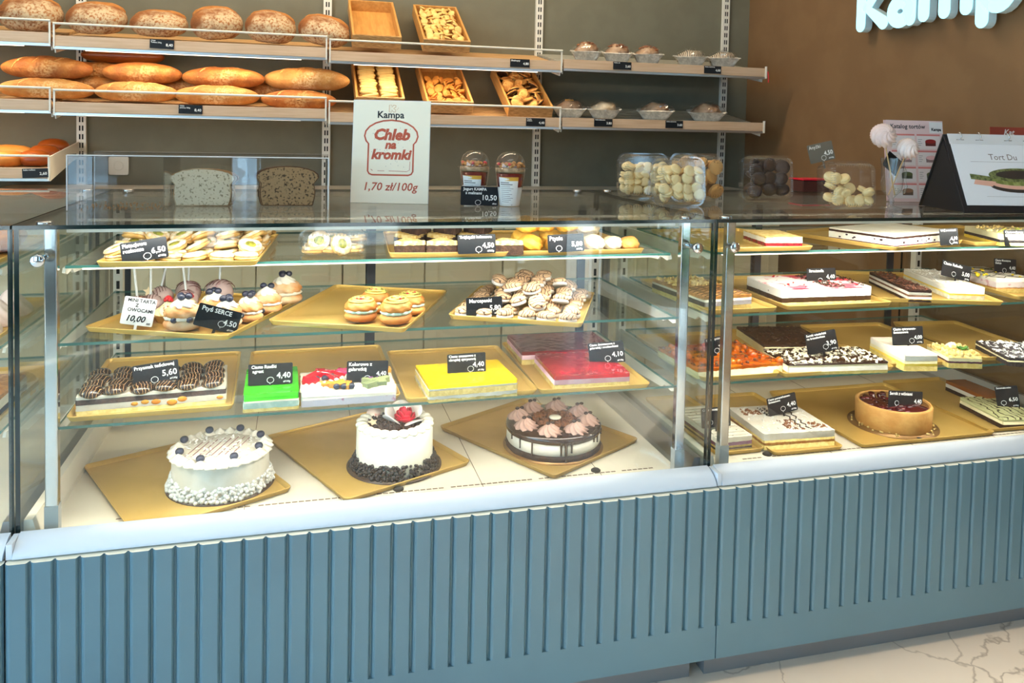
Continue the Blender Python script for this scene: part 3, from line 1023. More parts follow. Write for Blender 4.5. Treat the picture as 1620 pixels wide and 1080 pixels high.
tray('gold tray on the deck under the feathered green slab', 2.5950, 0.3400, Z0, 0.255, 0.452, -1)

# ------------------------------------------------------------------ breads
crust = pm('floury_crust', (190, 126, 60), (150, 92, 38), sc=30, rough=0.75, bump=0.9, bsc=120, thr=(0.35, 0.65))


def dusted(name, dark, light, dust, cov, big=11, fine=150, flo=0.40, fhi=0.56):
    """baked crust with a patchy, crackled dusting of flour"""
    m = pm(name, dark, light, sc=16, rough=0.75, bump=1.0, bsc=95, thr=(0.32, 0.68), detail=8)
    nt = m.node_tree
    b = nt.nodes['Principled BSDF']
    ramp = [n for n in nt.nodes if n.type == 'VALTORGB'][0]
    mp = [n for n in nt.nodes if n.type == 'MAPPING'][0]
    fac = []
    for sc_, lo, hi, det in ((big, cov, cov + 0.14, 3), (fine, flo, fhi, 6)):
        n = nt.nodes.new('ShaderNodeTexNoise')
        n.inputs['Scale'].default_value = sc_
        n.inputs['Detail'].default_value = det
        mr_ = nt.nodes.new('ShaderNodeMapRange')
        mr_.inputs['From Min'].default_value = lo
        mr_.inputs['From Max'].default_value = hi
        nt.links.new(mp.outputs[0], n.inputs['Vector'])
        nt.links.new(n.outputs['Fac'], mr_.inputs['Value'])
        fac.append(mr_)
    ml2 = nt.nodes.new('ShaderNodeMath')
    ml2.operation = 'MULTIPLY'
    nt.links.new(fac[0].outputs[0], ml2.inputs[0])
    nt.links.new(fac[1].outputs[0], ml2.inputs[1])
    mx = nt.nodes.new('ShaderNodeMix')
    mx.data_type = 'RGBA'
    mx.inputs[7].default_value = (*lin(dust), 1)
    nt.links.new(ml2.outputs[0], mx.inputs[0])
    nt.links.new(ramp.outputs[0], mx.inputs[6])
    nt.links.new(mx.outputs[2], b.inputs['Base Color'])
    return m


flour = dusted('rye_flour_dusting', (124, 70, 28), (166, 102, 46), (198, 174, 138), 0.42, 8, 110, 0.36, 0.52)
golden = dusted('golden_crust', (142, 76, 26), (194, 124, 52), (218, 176, 116), 0.56, 7, 130)
pale_g = dusted('pale_crust', (172, 110, 48), (206, 150, 78), (226, 190, 136), 0.54, 7, 130)
bunmat = pm('brown_bun_crust', (166, 84, 24), (138, 62, 16), sc=8, rough=0.35, thr=(0.35, 0.65), bump=0.05)
rollmat = pm('roll_crust', (206, 140, 62), (182, 110, 40), sc=8, rough=0.45, thr=(0.35, 0.65), bump=0.1)


def loaf_mesh(L, Wd, H, seed, slashes=0, taper=2.0, amp=0.06):
    def fn(p, th, ph):
        x = p.x / (L / 2)
        q = (1 - abs(x) ** taper) ** 0.5 if abs(x) < 1 else 0.0
        k = (1 - abs(x) ** 2) ** 0.5 if abs(x) < 1 else 0
        s = q / k if k > 1e-3 else 1.0
        s = min(s, 1.6)
        y, z = p.y * s, p.z * s
        n = 1 + amp * nz((p.x + seed, p.y, p.z), 9) + amp * 0.5 * nz((p.x + seed, p.y, p.z), 34) + amp * 0.22 * nz((p.x + seed, p.y, p.z), 85)
        y, z = y * n, z * n
        if slashes and z > 0:
            for k_ in range(slashes):
                c = (k_ + 0.5) / slashes * 1.3 - 0.65
                d = abs((x - c) * L / 2 - p.y * 0.9)
                if d < 0.014:
                    z += (-0.007 if d < 0.006 else 0.004) * (1 - abs(x))
        return Vector((p.x, y, z))
    return M().blob(L / 2, Wd / 2, H / 2, 64, 36, 0, (0, 0, 0), 0, fn=fn, flat=-H * 0.40)


def loaf(name, label, x, y, z, L, Wd, H, rz, mat, seed, slashes, group, rx=0, ry=0, taper=2.4, amp=0.05):
    o = loaf_mesh(L, Wd, H, seed, slashes, taper, amp).build(name, mat)
    place(o, (x, y, z), rz, rx, ry)
    tag(o, label, 'bread', group)
    for k in range(slashes):
        c = ((k + 0.5) / slashes * 1.3 - 0.65) * L / 2
        half = 1 - abs(c / (L / 2)) ** taper
        if half < 0.1:
            continue
        m = M()
        pth = []
        for q in range(-6, 7):
            py = q / 6 * Wd * 0.42
            px = c + py * 0.9
            e = max(0.0, 1 - abs(px / (L / 2)) ** taper - (py / (Wd / 2)) ** 2) ** 0.5
            pth.append((px, py, H / 2 * e - 0.0035))
        m.tube(pth, 0.0085, 8, taper=lambda u: 0.15 + math.sin(math.pi * u), flatz=0.6)
        m.build('score_cut', pm('score_crumb', (230, 184, 112), (206, 146, 74), sc=40, rough=0.8, bump=0.6, bsc=120), o)
    return o


def floury(label, x, z, L, H, seed, rz, ry=0, cap=True):
    o = loaf('round_loaf', label, x, 1.705, z, L, 0.17, H, rz, flour if cap else crust, seed, 0, 'floury loaves on the upper shelf', rx=18, ry=ry, taper=2.6, amp=0.08)
    # bare crust along the ear of the loaf
    m = M().blob(L * 0.44, 0.05, H * 0.30, 24, 10, 0, (0, 0.034, H * 0.215), 0.10, 26)
    m.build('bare_crust', crust, o)
    return o


floury('floury round loaf farthest left on the upper shelf, cracked top', -0.464, 1.740, 0.222, 0.128, 1, 4)
floury('floury round loaf second from left, dark split in front', -0.236, 1.738, 0.218, 0.120, 2, -3)
floury('low flat floury loaf, third from left on the upper shelf', -0.012, 1.730, 0.214, 0.100, 3, 0)
floury('high humped floury loaf, third from right on the upper shelf', 0.203, 1.742, 0.200, 0.130, 4, 12, -6)
floury('whitest floury loaf with a long slit, second from right', 0.410, 1.738, 0.202, 0.128, 5, -5, 6)
floury('tilted floury loaf at the right end beside the empty box', 0.622, 1.734, 0.212, 0.122, 6, -10, 12)
floury('floury loaf half cut off by the left edge of the upper shelf', -0.70, 1.742, 0.225, 0.125, 7, 6)
GB = 'long golden loaves on the lower shelf'
for lab, x, y, z, L, H, rz, mt, sl in (
        ('long golden loaf lying on top at far left', -0.414, 1.725, 1.541, 0.325, 0.090, -3, golden, 3),
        ('long golden loaf lying on top, second from left, crackled crust', -0.075, 1.725, 1.535, 0.290, 0.088, 4, golden, 0),
        ('long golden loaf lying on top, third from left', 0.228, 1.725, 1.528, 0.322, 0.088, -5, golden, 2),
        ('long golden loaf lying on top at right end, thick blunt tip', 0.556, 1.725, 1.532, 0.350, 0.100, -7, pale_g, 3),
        ('pale long loaf in the bottom front row at far left', -0.399, 1.665, 1.459, 0.328, 0.082, 2, pale_g, 2),
        ('pale long loaf in the bottom front row, second from left', -0.086, 1.665, 1.457, 0.302, 0.082, -2, pale_g, 3),
        ('pale long loaf in the bottom front row, third from left', 0.210, 1.665, 1.453, 0.322, 0.084, 0, pale_g, 2),
        ('pale long loaf at the right end of the bottom front row', 0.525, 1.665, 1.446, 0.302, 0.080, -6, golden, 2),
        ('dark brown loaf lying highest at the back, behind the golden ones', -0.178, 1.885, 1.612, 0.320, 0.078, -3, bunmat, 0),
        ('golden loaf in the back row behind the gap at left', -0.275, 1.83, 1.542, 0.30, 0.072, 8, golden, 2),
        ('golden loaf low in the back row, its end showing at left', -0.30, 1.80, 1.482, 0.30, 0.078, -4, golden, 2),
        ('golden loaf low in the back row behind the second pair', 0.06, 1.81, 1.488, 0.30, 0.078, 4, golden, 2),
        ('golden loaf low in the back row behind the third pair', 0.40, 1.81, 1.482, 0.30, 0.078, -2, golden, 2),
        ('dark loaf end at the far left edge of the lower shelf', -0.72, 1.72, 1.478, 0.30, 0.085, -8, bunmat, 0)):
    loaf('long_loaf', lab, x, y, z, L, 0.105, H, rz, mt, x * 10, sl, GB, taper=2.2, amp=0.05)
for lab, x, y, z, L, mt, rz, seed in (
        ('shiny brown bun nearest the front rail on the lowest shelf', -0.445, 1.68, 1.196, 0.112, bunmat, -6, 1),
        ('shiny brown bun in the middle of three on the lowest shelf', -0.440, 1.78, 1.214, 0.112, bunmat, 8, 2),
        ('shiny brown bun at the back by the white end panel', -0.436, 1.88, 1.236, 0.116, bunmat, -4, 3),
        ('split pale roll hanging over the front of the lowest shelf', -0.530, 1.665, 1.194, 0.13, rollmat, 50, 4),
        ('curved roll lying behind the split one at far left', -0.565, 1.78, 1.212, 0.19, rollmat, -10, 5),
        ('brown roll cut by the left edge of the lowest shelf', -0.66, 1.68, 1.190, 0.12, bunmat, 20, 6)):
    loaf('bread_roll', lab, x, y, z, L, 0.09, 0.062, rz, mt, seed, 0, 'rolls on the lowest shelf', rx=10, taper=2.6, amp=0.03)

# ------------------------------------------------------------------ foil cakes
foil = pm('crinkled_foil', (226, 222, 214), (196, 192, 184), sc=60, rough=0.3, metal=0.55, bump=0.9, bsc=90)
wrapcake = pm('wrapped_cake', (186, 148, 114), (132, 94, 66), sc=18, rough=0.35, bump=0.5, bsc=60)
whitecake = pm('iced_cake', (226, 202, 168), (186, 148, 106), sc=14, rough=0.35, bump=0.4, bsc=60)
toffee = pm('toffee_crumb', (150, 84, 40), (112, 58, 26), sc=60, rough=0.6, bump=0.6, bsc=160)
chocstripe = stripes('choc_drizzled_cake', (214, 196, 170), (56, 34, 26), 40, 0.62, 3.0)


def foil_cake(label, x, y, z, L, H, rz, top, seed):
    t = thing('foil_cake', label, 'cake', (x, y, z), rz, 'cakes in foil trays on the grey shelves', rx=8)
    r_ = random.Random(seed)
    m = M()
    prof = [(0.62, 0.0), (0.68, 0.004), (0.84, 0.026), (0.98, 0.040), (1.04, 0.0405), (1.0, 0.043), (0.80, 0.036)]
    n = 40
    v = []
    Wd = 0.105
    for j, (k, zz) in enumerate(prof):
        base = rrect(L * k, Wd * k, 0.02 * k, 9)
        for i, (a, b) in enumerate(base):
            c = 1 + (0.025 * ((i % 2) * 2 - 1) if j > 1 else 0) + r_.uniform(-0.012, 0.012)
            v.append((a * c, b * c, zz + (r_.uniform(-0.002, 0.002) if j > 3 else 0)))
    n = len(base)
    m.add(v, [(j * n + i, j * n + (i + 1) % n, (j + 1) * n + (i + 1) % n, (j + 1) * n + i) for j in range(len(prof) - 1) for i in range(n)], 0, False)
    m.add(v[:n], [tuple(range(n))[::-1]], 0, False)
    m.build('foil_tray', foil, t)
    hh = H - 0.036
    M().blob(L * 0.41, Wd * 0.40, hh + 0.006, 26, 14, 0, (0, 0, 0.034), 0.22, 26, flat=-0.02).build('cake', whitecake if top == 'ice' else (chocstripe if top == 'choc' else wrapcake), t)
    wr = M().blob(L * 0.46, Wd * 0.46, hh + 0.012, 34, 16, 0, (0, 0, 0.036), 0.28, 46, flat=-0.004)
    wr.sm = [False] * len(wr.sm)
    wr.build('plastic_wrap', petplastic, t)
    if top in ('toffee', 'peel'):
        m = M()
        for k in range(26 if top == 'toffee' else 7):
            a, b = r_.uniform(-0.7, 0.7) * (1 if top == 'toffee' else 0.35), r_.uniform(-0.6, 0.6) * (1 if top == 'toffee' else 0.4)
            zz = (hh + 0.006) * max(0, 1 - a * a - b * b) ** 0.5
            s = r_.uniform(0.006, 0.011) if top == 'toffee' else 0.006
            m.blob(s, s, 0.004, 7, 5, 0, (a * L * 0.41, b * Wd * 0.40, 0.034 + zz + 0.001), 0.3, 90)
        m.build('crumb_topping', toffee if top == 'toffee' else pm('candied_peel', (214, 150, 60), rough=0.4), t)
    return t


for i, (lab, x, y, z, L, H, rz, tp) in enumerate((
        ('toffee topped foil cake at the left of the upper grey shelf', 1.770, 1.68, 1.662, 0.136, 0.076, -14, 'toffee'),
        ('toffee topped foil cake, middle of three on the upper grey shelf', 1.917, 1.675, 1.662, 0.136, 0.074, -16, 'toffee'),
        ('toffee topped foil cake, right one of three on the upper grey shelf', 2.064, 1.67, 1.662, 0.136, 0.072, -18, 'toffee'),
        ('chocolate striped foil cake above the 4,00 tag, left of its pair', 2.285, 1.68, 1.662, 0.148, 0.066, -18, 'choc'),
        ('chocolate striped foil cake at the right end of the upper grey shelf', 2.447, 1.67, 1.662, 0.145, 0.064, -18, 'choc'),
        ('pale foil cake with candied peel beside the biscuit box, lower grey shelf', 1.698, 1.685, 1.408, 0.148, 0.070, -16, 'peel'),
        ('pale plain iced foil cake, second on the lower grey shelf', 1.856, 1.668, 1.408, 0.148, 0.068, -16, 'ice'),
        ('marbled foil cake standing alone mid lower grey shelf', 2.115, 1.675, 1.408, 0.165, 0.072, -26, 'plain'),
        ('marbled foil cake at the right end of the lower grey shelf', 2.375, 1.675, 1.408, 0.175, 0.074, -24, 'plain'))):
    foil_cake(lab, x, y, z, L, H, rz, tp, i)

# ------------------------------------------------------------------ wooden biscuit boxes
BTILT = R(29)


def wooden_box(label, x, z):
    """open box leaning back against the wall, its lower end on the shelf"""
    t = thing('wooden_box', label, 'wooden box', (x, 1.625, z), group='wooden biscuit boxes')
    t.rotation_euler = (BTILT, 0, 0)
    w2, L, h, th = 0.1, 0.40, 0.055, 0.009
    M().box(-w2 + th, w2 - th, th, L - th, 0.0, 0.006).build('bottom', plywood, t)
    M().box(-w2, w2, 0, th, 0, h).build('front_board', plyedge, t, 0.0006)
    M().box(-w2, w2, L - th, L, 0, h).build('back_board', plywood, t, 0.0006)
    for s in (-1, 1):
        M().box(min(s * w2, s * (w2 - th)), max(s * w2, s * (w2 - th)), th, L - th, 0, h).build('side_board', plywood, t, 0.0006)
    return t


sponge_b = pm('sponge_biscuit', (240, 202, 128), (222, 172, 88), sc=25, rough=0.7, thr=(0.35, 0.65))
sponge_c = pm('finger_biscuit', (246, 208, 126), (232, 182, 92), sc=25, rough=0.7, thr=(0.35, 0.65))
sponge_d = pm('thin_biscuit', (226, 156, 66), (206, 126, 42), sc=25, rough=0.6, thr=(0.35, 0.65))
sponge_e = pm('oat_biscuit', (224, 170, 92), (188, 124, 52), sc=60, rough=0.75, thr=(0.4, 0.6), bump=0.4, bsc=200)
chocback = pm('chocolate_back', (60, 36, 24), rough=0.4)


def disc_mesh(r, h):
    return M().lathe([(r * 0.5, 0), (r * 0.92, h * 0.08), (r, h * 0.4), (r * 0.9, h * 0.8), (r * 0.6, h), (0.001, h * 1.04)], 14)


def heap(box, proto, n, lab, cat, group, r, zmax, ylo, yhi, seed, spread=40, wx=0.082):
    rr = random.Random(seed)
    out = []
    BM = box.matrix_basis if False else (Matrix.Translation(box.location) @ Euler(box.rotation_euler).to_matrix().to_4x4())
    cols = max(3, int(2 * wx / (r * 1.55)))
    layers = 2
    per = max(1, n // layers)
    rows = max(2, per // cols)
    i = 0
    for ly in range(layers):
        for ro in range(rows):
            for c in range(cols):
                x = -wx + r + (2 * wx - 2 * r) * (c + rr.uniform(-0.25, 0.25)) / max(1, cols - 1)
                x = max(-wx + r * 0.8, min(wx - r * 0.8, x))
                y = ylo + (yhi - ylo) * (ro + rr.uniform(-0.35, 0.35)) / max(1, rows - 1)
                y = max(ylo, min(yhi, y))
                z = 0.012 + (zmax - 0.02) * ly / max(1, layers - 1) + rr.uniform(0, 0.006)
                m = BM @ Matrix.Translation((x, y, z)) @ Euler((R(rr.uniform(-spread, spread)), R(rr.uniform(-spread, spread)), rr.uniform(0, 6.28))).to_matrix().to_4x4()
                if i == 0:
                    proto.matrix_basis = m
                    tag(proto, lab, cat, group)
                else:
                    dup(proto, None, label=lab, group=group, matrix=m)
                i += 1


b1 = wooden_box('empty wooden box on the upper shelf beside the bread', 0.832, 1.668)
b2 = wooden_box('wooden box of small pale sponge biscuits on the upper shelf', 1.123, 1.664)
b3 = wooden_box('wooden box of waisted finger biscuits, left one on the lower shelf', 0.849, 1.416)
b4 = wooden_box('wooden box half full of thin brown biscuits, middle of the lower shelf', 1.141, 1.408)
b5 = wooden_box('wooden box of big oat biscuits with dark chocolate backs', 1.497, 1.399)
heap(b2, disc_mesh(0.0175, 0.008).build('sponge_biscuit', sponge_b), 150, 'small pale sponge biscuit heaped in the upper wooden box', 'biscuit', 'sponge biscuits in the upper wooden box', 0.0165, 0.05, 0.03, 0.37, 11, 45)
heap(b4, disc_mesh(0.019, 0.006).build('thin_biscuit', sponge_d), 96, 'thin brown biscuit in the half full middle wooden box', 'biscuit', 'thin brown biscuits in the middle wooden box', 0.018, 0.045, 0.03, 0.24, 12, 60)
p5 = thing('oat_biscuit', 'big oat biscuit with a dark back in the wooden box nearest the foil cakes', 'biscuit')
disc_mesh(0.029, 0.008).build('biscuit_body', sponge_e, p5)
M().lathe([(0.001, -0.002), (0.022, -0.002), (0.027, 0.001), (0.02, 0.002)], 14).build('chocolate_back', chocback, p5)
heap(b5, p5, 64, p5['label'], 'biscuit', 'oat biscuits in the right wooden box', 0.027, 0.05, 0.03, 0.36, 13, 55)
# waisted fingers stand packed in two columns
proto = M().blob(0.036, 0.011, 0.0085, 22, 8, 0, (0, 0, 0), fn=lambda p, a, b: Vector((p.x, p.y * (0.72 + 0.5 * (p.x / 0.036) ** 2), p.z)), sq=0.7).build('finger_biscuit', sponge_c)
BM = Matrix.Translation(b3.location) @ Euler(b3.rotation_euler).to_matrix().to_4x4()
lab = 'waisted golden finger biscuit packed in the left lower wooden box'
i = 0
for ly in range(2):
    for c in (-0.042, 0.042):
        for k in range(20):
            m = BM @ Matrix.Translation((c + U(-0.004, 0.004), 0.028 + k * 0.0172, 0.020 + ly * 0.026 + U(0, 0.006))) @ Euler((R(U(35, 80) if k < 15 else U(-20, 20)), R(U(-8, 8)), U(-0.15, 0.15))).to_matrix().to_4x4()
            if i == 0:
                proto.matrix_basis = m
                tag(proto, lab, 'biscuit', 'finger biscuits in the left wooden box')
            else:
                dup(proto, None, label=lab, group='finger biscuits in the left wooden box', matrix=m)
            i += 1

# ------------------------------------------------------------------ cake slabs
def cmat(name, c1, c2=None, sc=90, rough=0.7, bump=0.35, bsc=260, **k):
    return pm(name, c1, c2, sc=sc, rough=rough, bump=bump, bsc=bsc, **k)


sponge_y = cmat('yellow_sponge', (232, 208, 128), (216, 188, 104))
sponge_p = cmat('pale_sponge', (216, 196, 124), (196, 172, 96))
sponge_k = cmat('dark_sponge', (58, 36, 28), (40, 24, 20))
creamw = cmat('white_cream', (236, 230, 214), (226, 218, 198), sc=20, rough=0.5, bump=0.12, bsc=120)
creamy = cmat('yellow_cream', (244, 232, 186), (236, 222, 168), sc=20, rough=0.5, bump=0.12, bsc=120)
creampink = cmat('pink_cream', (238, 200, 206), (228, 176, 186), sc=30, rough=0.5, bump=0.15)
creamspot = cmat('berry_speckled_cream', (238, 222, 226), (206, 132, 160), sc=55, rough=0.5, thr=(0.60, 0.68))
minted = cmat('mint_cream', (206, 226, 206), (180, 208, 190), sc=60, rough=0.5)
choco = cmat('chocolate_layer', (54, 30, 24), (42, 22, 18), rough=0.35, bump=0.15)
chocog = pm('chocolate_glaze', (44, 24, 18), rough=0.12, coat=0.6)
chocobit = pm('chocolate_bits', (66, 40, 26), (48, 28, 20), sc=80, rough=0.5)
plum = cmat('plum_layer', (94, 44, 72), (70, 30, 52), rough=0.4)
cherryl = cmat('cherry_filling', (150, 26, 44), (110, 14, 32), rough=0.25, coat=0.3)
jgreen = pm('green_jelly', (70, 206, 36), (48, 176, 24), sc=9, rough=0.08, coat=0.8, bump=0.05, bsc=30, thr=(0.3, 0.7))
jyellow = pm('yellow_jelly', (255, 222, 0), (250, 204, 0), sc=12, rough=0.08, coat=0.8, bump=0.06, bsc=30, thr=(0.3, 0.7))
jred = pm('red_jelly', (148, 2, 24), (192, 14, 46), sc=22, rough=0.06, coat=0.9, bump=0.12, bsc=45, thr=(0.45, 0.7))
jshade = pm('shaded_red_jelly', (98, 6, 14), (124, 12, 22), sc=14, rough=0.12, coat=0.6, bump=0.06, bsc=30)  # darker copy of the red jelly, shade put into its colour
jpink = pm('pink_jelly', (224, 60, 120), rough=0.1, coat=0.7)
jred2 = pm('bright_red_jelly', (206, 16, 44), rough=0.1, coat=0.7)
jpurp = pm('violet_jelly', (120, 70, 130), rough=0.1, coat=0.7)
peach = pm('peach_piece', (240, 168, 60), (226, 140, 40), sc=40, rough=0.35)
blueb = pm('blueberry_skin', (30, 34, 52), (46, 52, 74), sc=30, rough=0.35)
straw = pm('strawberry_red', (196, 30, 40), rough=0.3, coat=0.4)
leafg = pm('leaf_green', (70, 120, 50), rough=0.5)
almond = pm('almond_flake', (250, 240, 214), (240, 224, 186), sc=60, rough=0.6)
coconut = pm('coconut_flake', (250, 248, 240), rough=0.7)
crumbl = pm('crumble', (240, 212, 142), (222, 186, 106), sc=70, rough=0.8, bump=0.5, bsc=200)
orangegl = pm('orange_glaze', (232, 128, 24), (196, 84, 12), sc=18, rough=0.12, coat=0.7, bump=0.5, bsc=50)
nutbit = pm('nut_piece', (120, 62, 22), (90, 44, 16), sc=60, rough=0.4)
caramel = cmat('caramel_layer', (196, 140, 70), (170, 112, 50), rough=0.4)
custardy = cmat('custard', (252, 220, 96), (246, 206, 70), sc=20, rough=0.4, bump=0.1)
poppyl = cmat('poppy_layer', (44, 40, 46), (70, 64, 66), sc=200, rough=0.6)
pinksplash = pm('pink_splashed_cream', (246, 240, 232), (226, 110, 128), sc=16, rough=0.5, thr=(0.52, 0.58), bump=0.2, bsc=90, c3=(206, 40, 66))
speckcream = pm('chocolate_speckled_cream', (246, 242, 232), (60, 40, 34), sc=95, rough=0.5, thr=(0.69, 0.71))
feather = stripes('feathered_glaze', (204, 206, 150), (78, 64, 44), 15, 0.90, 9.0, 0.2, coat=0.5)
biscuitdome = stripes('drizzled_dome', (44, 25, 19), (206, 164, 112), 44, 0.955, 4.5, 0.25, coat=0.5)
waferpale = cmat('pale_wafer', (246, 232, 214), (240, 222, 200), sc=30, bump=0.1)


def slab(label, name, cx, cy, zb, w, d, rz, layers, group=None, cat='cake'):
    t = thing(name, label, cat, (cx, cy, zb + 0.0034), rz, group)
    z = 0.0
    for i, L in enumerate(layers):
        nm, mat, th = L[:3]
        amp = L[3] if len(L) > 3 else 0.0009
        ins = L[4] if len(L) > 4 else 0.0
        M().gbox(w - 2 * ins - 0.0004 * i, d - 2 * ins - 0.0004 * i, z, z + th - 0.0002, 0.006, amp, 120 + 7 * i, rnd=0.004).build(nm, mat, t)
        z += th
    t['top'] = z
    del t['top']
    return t, z


def bits(parent, name, mat, n, w, d, z, s, seed, flat=0.35, shape='chip', kind=None, ymin=-0.5, ymax=0.5, xmin=-0.5, xmax=0.5, dens=None):
    r_ = random.Random(seed)
    m = M()
    for k in range(n):
        x, y = r_.uniform(xmin, xmax) * w, r_.uniform(ymin, ymax) * d
        if dens and not dens(x, y):
            continue
        q = s * r_.uniform(0.6, 1.3)
        T = Matrix.Translation((x, y, z + q * flat * 0.3)) @ Euler((r_.uniform(-0.6, 0.6), r_.uniform(-0.6, 0.6), r_.uniform(0, 6.28))).to_matrix().to_4x4()
        if shape == 'chip':
            m.box(-q, q, -q * 0.45, q * 0.45, -q * flat * 0.3, q * flat * 0.3, 0, T)
        else:
            m.blob(q, q * 0.8, q * flat * 1.6, 6, 4, 0, T=T)
    o = m.build(name, mat, parent)
    if kind:
        o['kind'] = kind
    return o


def drizzle(parent, name, mat, paths, z, r=0.0016):
    m = M()
    for p in paths:
        m.tube([(a, b, z + 0.0006) for a, b in p], r, 6, flatz=0.6)
    return m.build(name, mat, parent)


def front_bits(parent, name, mat, n, w, d, z0, z1, s, seed, side=None):
    """pieces set into the cut front (and left) face"""
    r_ = random.Random(seed)
    m = M()
    for k in range(n):
        q = s * r_.uniform(0.6, 1.2)
        if side and r_.random() < side:
            loc = (-w / 2 - 0.0002, r_.uniform(-0.46, 0.46) * d, r_.uniform(z0, z1))
            m.blob(0.0014, q, q * 0.6, 8, 5, 0, loc)
        else:
            loc = (r_.uniform(-0.46, 0.46) * w, -d / 2 - 0.0002, r_.uniform(z0, z1))
            m.blob(q, 0.0014, q * 0.6, 8, 5, 0, loc)
    return m.build(name, mat, parent)


# lower shelf, left case
t, z = slab('long slab with rows of chocolate drizzled biscuit domes on top', 'layer_cake', 0.219, 0.232, Z1, 0.304, 0.170, 4.0,
            [('sponge_base', sponge_p, 0.009), ('peach_cream', creamw, 0.013), ('dark_sponge', sponge_k, 0.011, 0.0016), ('cream_top', creamw, 0.006)])
front_bits(t, 'peach_piece', peach, 10, 0.304, 0.170, 0.012, 0.019, 0.010, 3, 0.2)
dm = M().lathe([(0.021, 0), (0.025, 0.004), (0.024, 0.009), (0.019, 0.014), (0.010, 0.0175), (0.001, 0.0185)], 18).mesh('biscuit_dome', biscuitdome)
for j in range(4):
    for i in range(6):
        o = bpy.data.objects.new('biscuit_dome', dm)
        COL.objects.link(o)
        o.parent = t
        o.location = (-0.152 + 0.027 + i * 0.0495 + U(-0.003, 0.003), -0.0865 + 0.022 + j * 0.043, z - 0.001)
        o.rotation_euler = (U(-0.15, 0.15), U(-0.15, 0.15), U(-0.4, 0.4))
t, z = slab('bright green gooseberry jelly cake', 'jelly_cake', 0.474, 0.186, Z1, 0.119, 0.194, 1.3,
            [('sponge_base', sponge_p, 0.007), ('mint_cream', minted, 0.013, 0.0014), ('cream', creamw, 0.004), ('green_jelly', jgreen, 0.015, 0.0004)])
t, z = slab('mixed jelly cake of red pink and orange pieces with cream waves and blueberries', 'jelly_cake', 0.645, 0.174, Z1, 0.213, 0.152, 0.6,
            [('berry_cream_base', creamspot, 0.015), ('cream', creamw, 0.018, 0.0022), ])
r_ = random.Random(5)
for nm, mt, n, xr, yr in (('red_jelly_piece', jred2, 14, (-0.49, -0.1), (-0.1, 0.46)), ('pink_jelly_piece', jpink, 8, (-0.15, 0.2), (0.12, 0.46)),
                          ('violet_jelly_piece', jpurp, 8, (0.1, 0.47), (-0.2, 0.2)), ('green_jelly_piece', cmat('olive_jelly', (150, 160, 110), rough=0.15), 5, (0.2, 0.46), (-0.45, -0.1)),
                          ('peach_slice', peach, 5, (-0.3, 0.0), (-0.42, -0.2)), ('orange_jelly_piece', peach, 5, (0.25, 0.47), (0.2, 0.46))):
    m = M()
    for k in range(n):
        q = r_.uniform(0.012, 0.02)
        m.box(-q, q, -q * 0.7, q * 0.7, -0.012, 0.008, 0, Matrix.Translation((r_.uniform(*xr) * 0.19, r_.uniform(*yr) * 0.135, z + 0.003)) @ Euler((r_.uniform(-0.2, 0.2), r_.uniform(-0.2, 0.2), r_.uniform(0, 3))).to_matrix().to_4x4())
    m.build(nm, mt, t, 0.0015)
m = M()
for k in range(9):
    s = k / 8
    m.swirl(0.017 - 0.006 * abs(s - 0.4), 0.017, 7, 1.5, 0.14, 0, (-0.095 + 0.11 * s, -0.055 + 0.075 * s * s, z - 0.003), 24, 6)
m.build('cream_swirl', creamw, t)
for k, (a, b) in enumerate(((-0.028, -0.064), (-0.012, -0.066), (0.005, -0.066), (-0.07, 0.0), (-0.052, 0.002), (-0.034, 0.012))):
    M().blob(0.0078, 0.0078, 0.0068, 12, 8, 0, (0, 0, 0)).build('blueberry', blueb, t).location = (a, b, z + 0.006)
t, z = slab('bright yellow pineapple jelly slab on crumbly sponge', 'jelly_cake', 0.926, 0.160, Z1, 0.216, 0.170, 3.0,
            [('sponge_base', sponge_p, 0.006, 0.002), ('cream_layer', creamw, 0.008, 0.0025), ('sponge_middle', sponge_p, 0.013, 0.0022), ('cream_top', creamw, 0.004), ('yellow_jelly', jyellow, 0.008, 0.0006)])
RL = [('sponge_base', sponge_y, 0.013, 0.0014), ('pink_cream', creampink, 0.012), ('red_jelly', jred, 0.010, 0.0008)]
t, z = slab('big red jelly slab at the back, coloured as shaded, half behind the front one', 'jelly_cake', 1.246, 0.402, Z1, 0.262, 0.180, -1.5, [RL[0], RL[1], ('shaded_red_jelly', jshade, 0.010, 0.0008)])
t, z = slab('glossy bright red strawberry jelly slab at the front', 'jelly_cake', 1.236, 0.195, Z1, 0.196, 0.200, -2.2, RL)
# mid shelf, right case
t, z = slab('brown drizzled slab with pale crumbs seen through the partition glass', 'layer_cake', 1.600, 0.252, Z2, 0.150, 0.26, 6.0,
            [('sponge_base', sponge_p, 0.012), ('dark_layer', choco, 0.012), ('cream', creamw, 0.006), ('caramel_top', caramel, 0.008)])
bits(t, 'crumb_topping', crumbl, 160, 0.140, 0.25, z, 0.004, 4, 0.8, 'b', ymin=0.0)
drizzle(t, 'chocolate_drizzle', chocog, [[(-0.07 + 0.14 * s / 8, -0.12 + 0.018 * k + 0.006 * ((s % 2) * 2 - 1)) for s in range(9)] for k in range(7)], z)
t, z = slab('white cream slab with pink splashes and a chocolate band on top', 'layer_cake', 1.932, 0.240, Z2, 0.280, 0.185, -1.6,
            [('sponge_base', sponge_p, 0.006), ('dark_sponge', choco, 0.013, 0.0014), ('white_cream', speckcream, 0.022), ('splashed_top', pinksplash, 0.003, 0.0006)])
bits(t, 'chocolate_band', chocobit, 170, 0.05, 0.17, z, 0.0042, 6, 0.5).location = (0.035, 0, 0)
